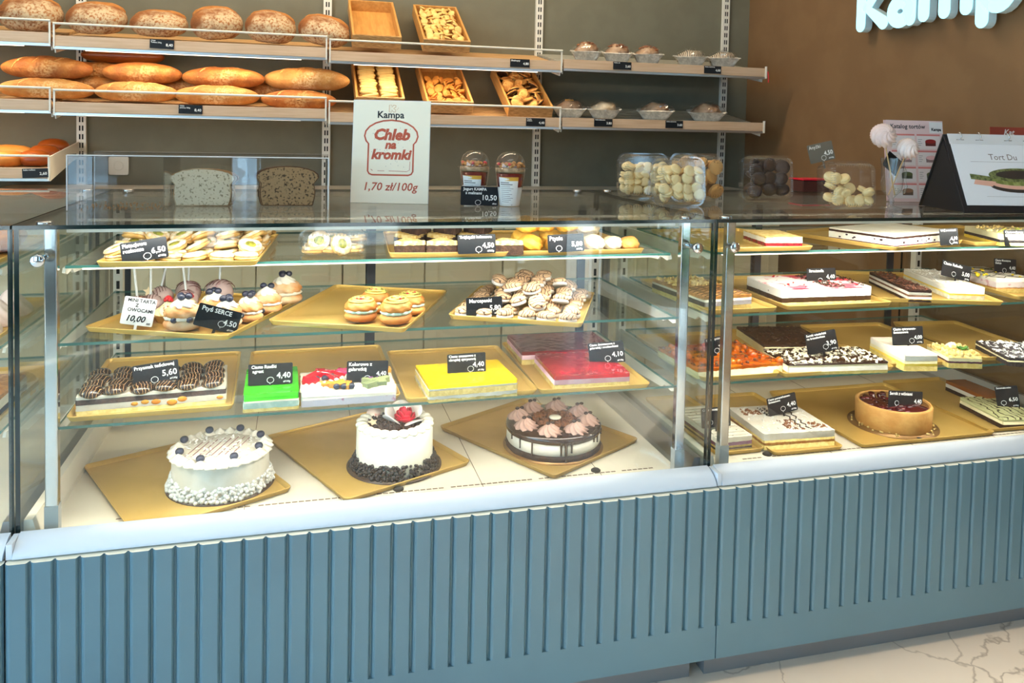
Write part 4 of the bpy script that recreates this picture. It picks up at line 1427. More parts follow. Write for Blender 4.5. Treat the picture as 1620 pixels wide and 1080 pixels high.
bits(t, 'chocolate_crumb', chocobit, 50, 0.04, 0.16, z, 0.0036, 8, 0.5).location = (0.13, 0, 0)
bits(t, 'strawberry_piece', straw, 34, 0.27, 0.16, z, 0.0048, 9, 0.4, xmin=-0.4, xmax=0.5)
t, z = slab('narrow dark brown cake with chocolate shavings, left of the coconut slab', 'layer_cake', 2.253, 0.254, Z2, 0.066, 0.281, -17.8,
            [('dark_base', sponge_k, 0.007), ('cream', creamw, 0.008, 0.0016), ('brown_layer', cmat('brown_sponge', (120, 76, 44), (94, 56, 32)), 0.005), ('cream_middle', creamw, 0.007, 0.0016), ('chocolate_top', choco, 0.007, 0.0018)])
bits(t, 'chocolate_shavings', cmat('shavings', (104, 58, 32), (74, 38, 22)), 150, 0.06, 0.27, z, 0.005, 10, 0.5)
t, z = slab('long white coconut slab with an orange layer', 'layer_cake', 2.423, 0.271, Z2, 0.100, 0.306, -18.2,
            [('coconut_base', cmat('coconut_cream', (240, 232, 204), (222, 210, 176)), 0.012, 0.0018), ('orange_layer', custardy, 0.005), ('white_cream', creamw, 0.012), ('coconut_top', creamw, 0.006, 0.002)])
bits(t, 'coconut_shreds', coconut, 240, 0.097, 0.30, z, 0.0034, 11, 0.4)
t, z = slab('fruit slab with yellow flowers and chocolate lines on cream', 'layer_cake', 2.622, 0.290, Z2, 0.130, 0.211, -6,
            [('sponge_base', sponge_y, 0.012), ('caramel_layer', caramel, 0.004), ('pink_cream', cmat('pinkish_cream', (240, 222, 216), (214, 160, 160), sc=50, thr=(0.58, 0.66)), 0.017, 0.0016), ('cream_top', creamw, 0.010, 0.0016)])
bits(t, 'yellow_flower', pm('yellow_petal', (252, 216, 30), rough=0.5), 22, 0.16, 0.19, z, 0.006, 12, 0.6, 'b')
bits(t, 'green_sprig', leafg, 10, 0.16, 0.19, z, 0.004, 13, 0.5)
drizzle(t, 'chocolate_drizzle', chocog, [[(-0.08 + 0.16 * s / 9, -0.08 + 0.03 * k + 0.012 * math.sin(s * 1.7 + k)) for s in range(10)] for k in range(6)], z)
# top shelf, right case
t, z = slab('cream slice with a dark red filling on the right top shelf', 'layer_cake', 1.784, 0.198, Z3, 0.105, 0.150, -8.0,
            [('pastry_base', crumbl, 0.006), ('red_filling', cherryl, 0.009, 0.0014), ('white_cream', creamw, 0.012), ('pastry_top', crumbl, 0.004, 0.0012)])
t, z = slab('big white topped slab with chocolate layer and berries in the cream', 'layer_cake', 2.183, 0.213, Z3, 0.294, 0.205, 18.1,
            [('plum_base', plum, 0.010, 0.0014), ('white_cream', creamw, 0.017), ('chocolate_layer', choco, 0.006, 0.0012), ('white_top', creamw, 0.004, 0.0006)])
front_bits(t, 'berry_in_cream', pm('berry_dark', (50, 26, 44), rough=0.5), 16, 0.294, 0.205, 0.014, 0.023, 0.005, 12, 0.45)
t, z = slab('pale custard slab with a dark poppy layer at the right end', 'layer_cake', 2.580, 0.165, Z3, 0.20, 0.200, -18.0,
            [('custard_base', custardy, 0.009), ('poppy_layer', poppyl, 0.008), ('cream_top', creamy, 0.016, 0.0014)])
bits(t, 'crumb_topping', crumbl, 120, 0.19, 0.19, z, 0.004, 14, 0.7, 'b')
bits(t, 'pistachio_crumb', pm('pistachio_green', (178, 196, 60), rough=0.6), 30, 0.18, 0.18, z + 0.001, 0.005, 15, 0.6)
# lower shelf, right case
t, z = slab('orange glazed cake with pumpkin seeds and nuts, behind the steel posts', 'layer_cake', 1.650, 0.225, Z1, 0.262, 0.215, 3.0,
            [('cheese_base', creamy, 0.018, 0.0012), ('orange_glaze', orangegl, 0.008, 0.002)])
bits(t, 'nut_piece', nutbit, 70, 0.25, 0.20, z, 0.005, 16, 0.6, 'b')
bits(t, 'seed_piece', pm('seed', (110, 104, 50), rough=0.4), 40, 0.25, 0.20, z, 0.004, 17, 0.4)
bits(t, 'glazed_lump', orangegl, 40, 0.25, 0.20, z, 0.011, 18, 0.5, 'b')
t, z = slab('dark chocolate topped slab at the back, behind the almond flaked one', 'layer_cake', 1.945, 0.370, Z1, 0.205, 0.215, -9.0,
            [('cheese_base', creamy, 0.022, 0.0012), ('chocolate_top', chocobit, 0.006, 0.0022)])
bits(t, 'chocolate_crumb', chocobit, 140, 0.2, 0.21, z, 0.005, 19, 0.5)
t, z = slab('chocolate topped cheesecake scattered with white almond flakes', 'layer_cake', 1.931, 0.152, Z1, 0.290, 0.145, -6.0,
            [('yellow_sponge', sponge_y, 0.008), ('cheese_layer', creamw, 0.013), ('cream', creamy, 0.004), ('chocolate_top', chocog, 0.006, 0.0012)])
bits(t, 'almond_flakes', almond, 300, 0.285, 0.140, z, 0.0062, 20, 0.25)
t, z = slab('tall lemon cake with a smooth pale top and white cream', 'layer_cake', 2.186, 0.151, Z1, 0.096, 0.185, -10.9,
            [('yellow_sponge', sponge_y, 0.013, 0.0014), ('lemon_curd', custardy, 0.007), ('yellow_cream', creamy, 0.008), ('white_cream', creamw, 0.013), ('wafer_top', waferpale, 0.004, 0.0004)])
t, z = slab('small crumble slice with plum jam, cream dollop and green sprig', 'layer_cake', 2.329, 0.116, Z1, 0.095, 0.124, -16.1,
            [('pastry_base', sponge_y, 0.014), ('plum_jam', plum, 0.005, 0.0016), ('cheese_layer', creamy, 0.009), ('crumble_top', crumbl, 0.006, 0.002)])
bits(t, 'crumble_piece', crumbl, 110, 0.09, 0.118, z, 0.0055, 21, 0.8, 'b')
M().swirl(0.017, 0.014, 6, 1.0, 0.18, loc=(0.012, 0.036, z)).build('cream_dollop', creamw, t)
bits(t, 'mint_sprig', leafg, 10, 0.022, 0.02, z + 0.007, 0.007, 22, 0.6).location = (0.02, -0.01, 0)
t, z = slab('dark poppy seed slab with white patches at the right edge of the shelf', 'layer_cake', 2.555, 0.114, Z1, 0.153, 0.183, -19.0,
            [('poppy_base', poppyl, 0.012, 0.0016), ('cheese_patch', creamy, 0.004, 0.0016), ('poppy_top', poppyl, 0.008, 0.0018)])
bits(t, 'icing_patches', coconut, 190, 0.15, 0.18, z, 0.006, 23, 0.25)
# deck, right case
t, z = slab('striped slice with white and chocolate lines behind the steel posts', 'layer_cake', 1.6538, 0.2599, Z0, 0.109, 0.240, 1.8,
            [('sponge_base', sponge_p, 0.009), ('dark_layer', sponge_k, 0.005), ('sponge_middle', sponge_p, 0.005), ('plum_layer', plum, 0.009), ('white_top', creamw, 0.013, 0.0014)])
bits(t, 'chocolate_crumb', chocobit, 44, 0.095, 0.22, z, 0.0026, 24, 0.4)
drizzle(t, 'cream_ridge', creamw, [[(-0.048 + 0.096 * s / 5, -0.105 + 0.021 * k) for s in range(6)] for k in range(11)], z, 0.004)
t, z = slab('white cream cake with chocolate crosses and lines on the deck', 'layer_cake', 1.8555, 0.2347, Z0, 0.215, 0.208, -3.2,
            [('golden_sponge', sponge_y, 0.012, 0.0014), ('nut_layer', caramel, 0.007, 0.0018), ('sponge_middle', sponge_y, 0.006), ('white_cream', creamw, 0.018, 0.0014)])
bits(t, 'coconut_shreds', coconut, 170, 0.19, 0.18, z, 0.004, 25, 0.4)
bits(t, 'chocolate_flakes', cmat('milk_flakes', (150, 96, 52), (120, 72, 36)), 60, 0.05, 0.045, z, 0.0045, 26, 0.4).location = (-0.06, 0.06, 0)
bits(t, 'cocoa_flakes', cmat('milk_flakes', (150, 96, 52)), 60, 0.045, 0.07, z, 0.0045, 27, 0.4).location = (0.0, -0.05, 0)
bits(t, 'nougat_flakes', cmat('milk_flakes', (150, 96, 52)), 40, 0.04, 0.04, z, 0.0045, 28, 0.4).location = (0.075, -0.06, 0)
zz = lambda x0, y0, x1, y1, n=9, a=0.004: [(x0 + (x1 - x0) * s / n + a * ((s % 2) * 2 - 1), y0 + (y1 - y0) * s / n) for s in range(n + 1)]
drizzle(t, 'chocolate_line', chocog, [zz(-0.02, 0.085, -0.025, 0.02), zz(-0.005, 0.085, -0.01, 0.02), zz(0.035, 0.05, 0.022, -0.085), zz(0.055, 0.05, 0.04, -0.085)], z, 0.0021)
t, z = slab('slab with pale green feathered glaze over dark sponge', 'layer_cake', 2.6045, 0.2116, Z0, 0.131, 0.188, -8.0,
            [('dark_sponge', sponge_k, 0.013, 0.0014), ('yellow_cream', creamy, 0.009), ('green_cream', cmat('green_cream', (206, 206, 150)), 0.005), ('feathered_glaze', feather, 0.005, 0.0006)])
t, z = slab('brown glazed cake corner at the far right behind the feathered slab', 'layer_cake', 2.6750, 0.3702, Z0, 0.085, 0.179, -4.0,
            [('dark_sponge', sponge_k, 0.012), ('cream', creamw, 0.012), ('brown_top', cmat('brown_glaze', (150, 88, 40), rough=0.2), 0.010)])

# ------------------------------------------------------------------ round cakes
boardm = pm('cake_board', (70, 50, 36), rough=0.35)
boardgold = pm('cake_board_gold', (150, 112, 66), rough=0.35, metal=0.5)


def round_base(label, name, x, y, r, z=Z0, mat=boardm):
    t = thing(name, label, 'cake', (x, y, z + 0.0034))
    t.scale = (1.05, 1.05, 1.05)
    M().lathe([(r, 0), (r, 0.0025), (0.001, 0.0026)], 48).build('cake_board', mat, t)
    return t


def crumb_ring(t, name, mat, r, z0, z1, n, s, seed, flare=0.010):
    r_ = random.Random(seed)
    m = M()
    for k in range(n):
        a = r_.uniform(0, 6.283)
        u = r_.random() ** 1.5
        zz_ = z0 + (z1 - z0) * u
        rr = r + flare * (1 - u) * r_.uniform(0.2, 1) + 0.001
        q = s * r_.uniform(0.7, 1.25)
        m.blob(q, q, q, 6, 4, 0, (rr * math.cos(a), rr * math.sin(a), zz_ + q * 0.3))
    o = m.build(name, mat, t)
    o['kind'] = 'stuff'
    return o


# white cake with blueberries
t = round_base('round white cream cake with eight blueberries and coconut around its foot', 'blueberry_cake', 0.3596, 0.2337, 0.116)
rc, hc = 0.103, 0.080
M().lathe([(rc + 0.002, 0.003), (rc + 0.001, 0.02), (rc, hc - 0.008), (rc - 0.003, hc - 0.002), (rc - 0.010, hc), (0.001, hc + 0.001)], 56,
          fr=lambda a, z, r: 1 + 0.006 * nz((math.cos(a), math.sin(a), z * 10), 2.5)).build('cake_body', creamw, t)
m = M()
for k in range(26):
    a = 2 * math.pi * k / 26
    m.swirl(0.0165, 0.015, 6, 1.0, 0.10, 0, ((rc - 0.008) * math.cos(a), (rc - 0.008) * math.sin(a), hc - 0.005), 20, 6, belly=0.6)
m.build('cream_border', creamw, t)
for k in range(8):
    a = R(22 + 45 * k)
    o = M().blob(0.0092, 0.0092, 0.0082, 14, 9, 0, fn=lambda p, th, ph: p * (1 - 0.12 * max(0, math.sin(ph)) ** 8)).build('blueberry', blueb, t)
    o.location = ((rc - 0.014) * math.cos(a), (rc - 0.014) * math.sin(a), hc + 0.011)
drizzle(t, 'brown_drizzle', pm('brown_drizzle', (170, 120, 116), rough=0.4), [[(-0.062 + 0.014 * k + 0.035 * s / 4 - 0.01, -0.045 + 0.024 * s) for s in range(5)] for k in range(8)], hc + 0.001, 0.0011)
bits(t, 'coconut_shreds', coconut, 120, 0.15, 0.15, hc + 0.003, 0.0035, 31, 0.5)
crumb_ring(t, 'coconut_foot', coconut, rc, 0.003, 0.030, 760, 0.0042, 32)
# tall cream cake with the rose
t = round_base('tall cream cake with a red sugar rose between white chocolate petals', 'rose_cake', 0.7683, 0.2515, 0.1125)
rc, hc = 0.090, 0.098
M().lathe([(rc + 0.001, 0.003), (rc, hc - 0.005), (rc - 0.003, hc - 0.001), (rc - 0.008, hc), (0.001, hc + 0.001)], 56).build('cake_body', cmat('ivory_cream', (244, 240, 222), (238, 233, 212), sc=12, bump=0.06), t)
m = M()
for k in range(22):
    a = 2 * math.pi * k / 22
    T = Matrix.Translation(((rc - 0.012) * math.cos(a), (rc - 0.012) * math.sin(a), hc + 0.004)) @ Matrix.Rotation(a, 4, 'Z')
    m.blob(0.015, 0.0125, 0.0095, 14, 8, 0, (0, 0, 0), T=T, fn=lambda p, th, ph: Vector((p.x, p.y * (1.05 - 0.3 * p.x / 0.015), p.z)))
m.build('cream_border', cmat('ivory_cream', (244, 240, 222)), t)
M().lathe([(rc - 0.020, hc), (rc - 0.022, hc + 0.003), (0.001, hc + 0.004)], 40).build('chocolate_centre', choco, t)
bits(t, 'chocolate_sprinkles', chocobit, 420, 0.13, 0.13, hc + 0.004, 0.003, 33, 0.7, 'b', dens=lambda x, y: math.hypot(x, y) < 0.066)['kind'] = 'stuff'
crumb_ring(t, 'chocolate_balls', pm('chocolate_ball', (36, 26, 26), rough=0.35), rc, 0.003, 0.030, 640, 0.0042, 34, 0.016)
petal = pm('white_chocolate', (250, 244, 236), rough=0.3)
for k, (a, tilt) in enumerate(((150, 62), (95, 66), (35, 62), (215, 40), (300, 22))):
    m = M().blob(0.026, 0.003, 0.021, 20, 10, 0, (0, 0, 0.018), fn=lambda p, th, ph: Vector((p.x, p.y + 5.5 * p.x * p.x, p.z)))
    o = m.build('chocolate_petal', petal, t)
    o.location = (0.022 + 0.024 * math.cos(R(a)), 0.012 + 0.024 * math.sin(R(a)), hc + 0.004)
    o.rotation_euler = Euler((-R(90 - tilt), 0, R(a - 90)), 'XYZ')
rose = pm('red_sugar', (212, 24, 58), rough=0.35)
m = M()
for ring_, (n, rr, hh, lean) in enumerate(((3, 0.006, 0.030, 0.1), (4, 0.011, 0.027, 0.35), (5, 0.016, 0.021, 0.65), (6, 0.020, 0.015, 0.95))):
    for k in range(n):
        a = 2 * math.pi * k / n + ring_ * 0.5
        T = Matrix.Translation((0.8 * rr * math.cos(a), 0.8 * rr * math.sin(a), 0)) @ Matrix.Rotation(a, 4, 'Z') @ Matrix.Rotation(lean * 0.8, 4, 'Y')
        m.blob(0.002, 0.010 + 0.001 * ring_, hh * 0.55, 10, 8, 0, (0, 0, hh * 0.5), T=T, fn=lambda p, th, ph: Vector((p.x - 22 * p.y * p.y, p.y, p.z)))
m.blob(0.005, 0.005, 0.017, 10, 8, 0, (0, 0, 0.016))
m.build('sugar_rose', rose, t).location = (0.024, 0.004, hc + 0.006)
m = M().prism([((0.012 if i % 2 == 0 else 0.0055) * math.sin(i * math.pi / 5), (0.012 if i % 2 == 0 else 0.0055) * math.cos(i * math.pi / 5)) for i in range(10)], 0, 0.003, 'z')
o = m.build('sugar_star', pm('cream_sugar', (240, 216, 176), rough=0.5), t)
o.location = (-0.053, -0.006, hc + 0.009)
o.rotation_euler = (0.6, 0, 0.3)
o = M().lathe([(0.017, 0), (0.017, 0.003), (0.001, 0.004)], 20).build('sugar_disc', pm('peach_sugar', (246, 222, 206), (230, 160, 140), sc=60, rough=0.4, thr=(0.6, 0.66)), t)
o.location = (-0.045, 0.055, hc + 0.010)
o.rotation_euler = (0.5, 0, 0)
# dripping chocolate cake
t = round_base('low chocolate cake with dripping glaze and eight piped brown rosettes', 'chocolate_cake', 1.1979, 0.2893, 0.128, mat=boardgold)
rc = 0.120
M().lathe([(rc, 0.003), (rc + 0.002, 0.010), (rc, 0.017), (0.05, 0.0175)], 56, fr=lambda a, z, r: 1 + 0.02 * nz((math.cos(a), math.sin(a), z * 30), 7)).build('sponge_base', sponge_k, t)
M().lathe([(rc - 0.003, 0.016), (rc, 0.022), (rc - 0.001, 0.046), (0.05, 0.0465)], 56).build('cream_layer', creamw, t)
M().lathe([(rc, 0.045), (rc + 0.0025, 0.050), (rc + 0.001, 0.060), (rc - 0.006, 0.0645), (0.001, 0.0655)], 56, fr=lambda a, z, r: 1 + 0.008 * nz((math.cos(a), math.sin(a), z * 20), 5)).build('chocolate_glaze', chocog, t)
m = M()
r_ = random.Random(8)
for a, ln, wd in ((-2.62, 0.030, 0.0045), (-2.32, 0.040, 0.0045), (-1.62, 0.050, 0.0085), (-1.72, 0.034, 0.006), (-1.50, 0.028, 0.006), (-0.9, 0.016, 0.005), (-0.75, 0.022, 0.004), (-0.45, 0.014, 0.005), (-2.9, 0.018, 0.005), (0.3, 0.02, 0.005), (1.4, 0.03, 0.005), (2.4, 0.03, 0.005)):
    x, y = (rc + 0.001) * math.cos(a), (rc + 0.001) * math.sin(a)
    m.tube([(x, y, 0.054 - ln * s / 6) for s in range(7)], wd * 0.6, 8, taper=lambda u: 1.0 - 0.45 * u + (0.25 if u > 0.9 else 0))
m.build('glaze_drip', chocog, t)
bits(t, 'chocolate_crumble', cmat('brown_crumble', (132, 78, 44), (100, 54, 28)), 330, 0.12, 0.12, 0.067, 0.005, 41, 0.7, 'b', dens=lambda x, y: math.hypot(x, y) < 0.055)['kind'] = 'stuff'
mocha = pm('mocha_cream', (196, 160, 146), (184, 146, 130), sc=20, rough=0.45)
for k in range(8):
    a = R(22 + 45 * k)
    o = M().swirl(0.028, 0.024, 9, 1.3, 0.16, 0, (0, 0, 0), 54, 12).build('rosette', mocha, t)
    o.location = (0.088 * math.cos(a), 0.088 * math.sin(a), 0.064)
    for j in range(2):
        M().blob(0.006, 0.0045, 0.004, 10, 6).build('chocolate_bean', choco, o).location = (0.006 * (j * 2 - 1), 0.002 * j, 0.0245)
M().lathe([(0.015, 0), (0.016, 0.002), (0.014, 0.004), (0.001, 0.0045)], 20).build('sugar_button', pm('cream_button', (246, 236, 214), rough=0.4), t).location = (0.0, -0.012, 0.074)
# round cherry tart
t = round_base('round cherry tart with a smooth biscuit wall on the right deck', 'cherry_tart', 2.2337, 0.2316, 0.118, mat=boardgold)
tartm = pm('tart_pastry', (222, 172, 98), (202, 146, 74), sc=24, rough=0.65, bump=0.5, bsc=70, detail=8, thr=(0.35, 0.65))
rc, hc = 0.098, 0.066
M().lathe([(rc - 0.002, 0.003), (rc, 0.008), (rc + 0.0015, hc - 0.004), (rc - 0.001, hc), (rc - 0.006, hc), (rc - 0.007, hc - 0.008), (0.001, hc - 0.008)], 60).build('pastry_case', tartm, t)
M().lathe([(rc - 0.0075, hc - 0.0078), (rc - 0.009, hc - 0.003), (0.001, hc - 0.002)], 48).build('cherry_jelly', pm('cherry_jelly', (70, 8, 20), rough=0.06, coat=0.9), t)
m = M()
r_ = random.Random(9)
for k in range(46):
    a, q = r_.uniform(0, 6.28), (rc - 0.018) * r_.random() ** 0.5
    m.blob(0.0095, 0.0095, 0.0050, 10, 6, 0, (q * math.cos(a), q * math.sin(a), hc - 0.0035), 0.2, 60)
m.build('cherry', pm('cherry_skin', (84, 8, 24), (54, 4, 14), sc=30, rough=0.08, coat=0.9), t)
crumb_ring(t, 'pastry_crumbs', crumbl, rc, 0.003, 0.006, 60, 0.003, 44, 0.014)

# ------------------------------------------------------------------ small pastries
ringbis = pm('sugared_biscuit', (238, 226, 202), (216, 182, 130), sc=60, rough=0.75, bump=0.3, bsc=160)
biscbase = pm('biscuit_base', (222, 182, 112), (200, 154, 82), sc=30, rough=0.7, bump=0.2, bsc=150)
pist = pm('pistachio_filling', (176, 174, 60), (120, 120, 44), sc=120, rough=0.5, bump=0.5, bsc=240)


def ring_biscuit():
    t = thing('ring_biscuit', '', 'biscuit')
    M().lathe([(0.020, 0), (0.0255, 0.002), (0.0265, 0.005), (0.024, 0.008), (0.001, 0.008)], 26, fr=lambda a, z, r: 1 + 0.025 * math.cos(13 * a)).build('biscuit_base', biscbase, t)
    m = M()
    v = []
    n, k = 28, 9
    for i in range(n):
        a = 2 * math.pi * i / n
        for j in range(k):
            g = 2 * math.pi * j / k
            rr = 0.0185 + 0.0080 * math.cos(g) + 0.0007 * math.cos(13 * a)
            v.append((rr * math.cos(a), rr * math.sin(a), 0.0115 + 0.0048 * math.sin(g)))
    m.add(v, [(i * k + j, ((i + 1) % n) * k + j, ((i + 1) % n) * k + (j + 1) % k, i * k + (j + 1) % k) for i in range(n) for j in range(k)])
    m.build('biscuit_ring', ringbis, t)
    M().lathe([(0.0135, 0.008), (0.0125, 0.0135), (0.001, 0.0145)], 14, fr=lambda a, z, r: 1 + 0.1 * nz((math.cos(a) * 3, math.sin(a) * 3, z * 300), 1.4)).build('pistachio_filling', pist, t)
    return t


RB = ring_biscuit()
first = [True]


def put(proto, flag, loc, rz, label, group, rx=0, ry=0, scale=None):
    if flag[0]:
        flag[0] = False
        place(proto, loc, rz, rx, ry, scale)
        tag(proto, label, None, group)
        return proto
    return dup(proto, loc, rz, label, group, rx, ry, scale)


lab, grp = 'sugared ring biscuit with pistachio centre stacked on the top shelf tray', 'pistachio ring biscuits on the top shelf tray'
ca, sa = math.cos(R(-4.5)), math.sin(R(-4.5))
r_ = random.Random(21)
for j in range(7):
    for i in range(6):
        layers = 1 if j == 0 else (2 if j == 1 else 3)
        if j == 0 and i == 0:
            layers = 2
        for ly in range(layers):
            if ly < layers - 1 and j > 2 and ly == 0 and 0 < i < 5:
                pass
            if j > 4 and ly == 0:
                continue
            lx = -0.132 + i * 0.0525 + r_.uniform(-0.004, 0.004)
            ly_ = -0.150 + j * 0.0505 + r_.uniform(-0.004, 0.004)
            put(RB, first, (0.303 + ca * lx - sa * ly_, 0.275 + sa * lx + ca * ly_, Z3 + 0.0035 + 0.0168 * ly), r_.uniform(0, 360), lab, grp,
                r_.uniform(14, 30) if ly else r_.uniform(2, 8), r_.uniform(-10, 10) if ly else 0)

# clear clamshell boxes
def clam(label, x, y, z, w, h, dep, rz, rx=0, low=False):
    t = thing('plastic_box', label, 'plastic box', (x, y, z), rz, rx=rx)
    m = M()
    def shell(y0, y1, s0, s1, mi=0):
        a = rrect(w * s0, h * s0, 0.022, 5, 0, h / 2)
        b = rrect(w * s1, h * s1, 0.018, 5, 0, h / 2)
        k = len(a)
        v = [(p[0], y0, p[1]) for p in a] + [(p[0], y1, p[1]) for p in b]
        m.add(v, [(i, (i + 1) % k, k + (i + 1) % k, k + i) for i in range(k)], mi, True)
        m.add(v, [tuple(range(k, 2 * k))], mi, False)
    shell(-0.002, -dep * 0.45, 0.94, 0.84)
    m.build('lid', petplastic, t)
    m = M()
    shell(0.002, dep * 0.55, 0.94, 0.86)
    m.build('tub', petplastic, t)
    m = M()
    o_ = rrect(w, h, 0.024, 5, 0, h / 2)
    i_ = rrect(w * 0.94, h * 0.94, 0.022, 5, 0, h / 2)
    k = len(o_)
    for yy in (-0.0018, 0.0018):
        v = [(p[0], yy, p[1]) for p in o_] + [(p[0], yy, p[1]) for p in i_]
        m.add(v, [(i, (i + 1) % k, k + (i + 1) % k, k + i) for i in range(k)], 0, False)
    m.build('rim', petplastic, t)
    m = M()
    yb = -dep * 0.45
    nr = 15
    for s in range(nr):
        u = (s + 0.5) / nr - 0.5
        xx, zz_ = u * w * 0.70, h / 2 + u * h * 0.70
        for sg_ in (-1, 1):
            m.tube([(xx, yb + 0.002, h / 2 + sg_ * h * 0.36), (xx, yb - 0.0025, h / 2 + sg_ * h * 0.385), (xx, yb + 0.008, h / 2 + sg_ * h * 0.425)], 0.0016, 6)
            m.tube([(sg_ * w * 0.36, yb + 0.002, zz_), (sg_ * w * 0.385, yb - 0.0025, zz_), (sg_ * w * 0.425, yb + 0.008, zz_)], 0.0016, 6)
    m.build('lid_ribs', petplastic, t)
    return t


def fill(box, proto, flag, lab, grp, w, h, dep, n, frac, r, seed, upright=True, prof=None):
    """biscuits lying against the lid of a box that stands on its edge"""
    rr = random.Random(seed)
    BM = Matrix.Translation(box.location) @ Euler(box.rotation_euler).to_matrix().to_4x4()
    cols = max(2, int(w * 0.78 / (r * 1.5)))
    rows = max(2, int(h * 0.80 * frac / (r * 1.32)))
    for dl in range(2):
        for j in range(rows):
            for i in range(cols):
                xx = (i + 0.5 + rr.uniform(-0.22, 0.22)) / cols - 0.5
                top = prof(xx) if prof else 1.0
                if (j + 0.5) / rows > top:
                    continue
                loc = (xx * w * 0.78, -dep * 0.22 + dl * dep * 0.34, h * 0.12 + (j + 0.5 + rr.uniform(-0.2, 0.2)) / rows * h * 0.78 * frac)
                rot = Euler((R(90 + rr.uniform(-75, 55)) if dl == 0 else R(rr.uniform(0, 90)), R(rr.uniform(-40, 40)), rr.uniform(-0.5, 0.5)))
                m = BM @ Matrix.Translation(loc) @ rot.to_matrix().to_4x4()
                if flag[0]:
                    flag[0] = False
                    proto.matrix_basis = m
                    tag(proto, lab, 'biscuit', grp)
                else:
                    dup(proto, None, label=lab, group=grp, matrix=m)


# ring biscuits in the low box on the top shelf
cb = clam('low clear plastic box of pistachio ring biscuits on the top shelf', 0.612, 0.215, Z3 + 0.0005, 0.165, 0.056, 0.13, -4)
lab, grp = 'pistachio ring biscuit inside the low clear box on the top shelf', 'ring biscuits in the low clear box'
for x, y, z, rx, ry in ((-0.048, -0.018, 0.004, 0, 0), (-0.01, -0.012, 0.004, 0, 4), (0.045, -0.006, 0.004, 0, 0), (-0.034, -0.012, 0.026, 55, 10), (0.012, -0.026, 0.022, 68, 0), (-0.042, 0.03, 0.004, 0, 0), (0.03, 0.04, 0.004, 0, 0), (0.0, 0.034, 0.021, 12, 0), (0.052, 0.03, 0.021, -10, 8)):
    dup(RB, (0.612 + x, 0.215 + y, Z3 + z), 20 + x * 900, lab, grp, rx, ry)

# coconut triangles
brown_k = pm('dark_cocoa_base', (72, 46, 30), (52, 32, 22), sc=70, rough=0.85, bump=0.8, bsc=220)
coc_top = pm('toasted_coconut', (242, 216, 150), (222, 180, 96), sc=70, rough=0.85, bump=0.8, bsc=220)
t = thing('coconut_triangle', 'coconut triangle on the top shelf tray, dark base and pale toasted top', 'cake')
tri = [(-0.038, -0.03), (0.038, -0.03), (0.0, 0.036)]


def tri_body(z0, z1, s, amp):
    m = M()
    rows, per = 5, 12
    pts = []
    for k in range(3):
        a, b = Vector(tri[k]), Vector(tri[(k + 1) % 3])
        pts += [a.lerp(b, q / per) * s for q in range(per)]
    n = len(pts)
    v = []
    for j in range(rows + 1):
        for p in pts:
            q = Vector((p.x, p.y, z0 + (z1 - z0) * j / rows))
            v.append(q + noise.noise_vector(q * 160) * amp)
    m.add(v, [(j * n + i, j * n + (i + 1) % n, (j + 1) * n + (i + 1) % n, (j + 1) * n + i) for j in range(rows) for i in range(n)])
    for kk in range(1, 4):
        pass
    tops = [Vector(p) for p in v[-n:]]
    c = sum(tops, Vector()) / n
    mid = [c.lerp(p, 0.5) + Vector((0, 0, noise.noise(p * 200) * 0.003)) for p in tops]
    m.add(tops + mid + [c + Vector((0, 0, 0.001))], [(i, (i + 1) % n, n + (i + 1) % n, n + i) for i in range(n)] + [(n + i, n + (i + 1) % n, 2 * n) for i in range(n)])
    return m


tri_body(0.0, 0.024, 1.0, 0.002).build('cocoa_base', brown_k, t)
tri_body(0.024, 0.034, 0.97, 0.002).build('coconut_top', coc_top, t)
f_ = [True]
for i, (x, y, z, rz) in enumerate(((0.782, 0.160, 0, 3), (0.860, 0.152, 0, -4), (0.940, 0.145, 0, 2), (1.015, 0.138, 0, -3), (0.80, 0.245, 0, 183), (0.878, 0.235, 0, 178), (0.96, 0.23, 0, 182), (0.83, 0.33, 0, 0), (0.92, 0.325, 0, 5),
                                  (0.815, 0.250, 0.035, 176), (0.90, 0.245, 0.035, 186), (0.975, 0.24, 0.035, 180))):
    put(t, f_, (x, y, Z3 + 0.0036 + z), rz, t['label'], 'coconut triangles on the top shelf')

# plain and sugared choux buns
chouxm = pm('choux_crust', (240, 186, 72), (216, 146, 40), sc=14, rough=0.6, thr=(0.35, 0.65), bump=0.3, bsc=70)
chouxb = pm('choux_brown', (222, 156, 84), (196, 118, 52), sc=14, rough=0.55, thr=(0.35, 0.65), bump=0.3, bsc=70)
chouxs = pm('sugared_choux', (232, 216, 184), (206, 152, 80), sc=14, rough=0.75, thr=(0.45, 0.6), bump=0.3, bsc=70)


def choux_mesh(r, h, seed, lobes=8, d=0.10):
    return M().blob(r, r, h / 2, 40, 16, 0, (0, 0, h * 0.46), fn=lambda p, th, ph: Vector((p.x, p.y, p.z)) * (1 + d * math.cos(lobes * (th + 1.2 * math.sin(ph)) + seed) * math.cos(ph) + 0.22 * nz(p + Vector((seed, 0, 0)), 40)), flat=-h * 0.44)


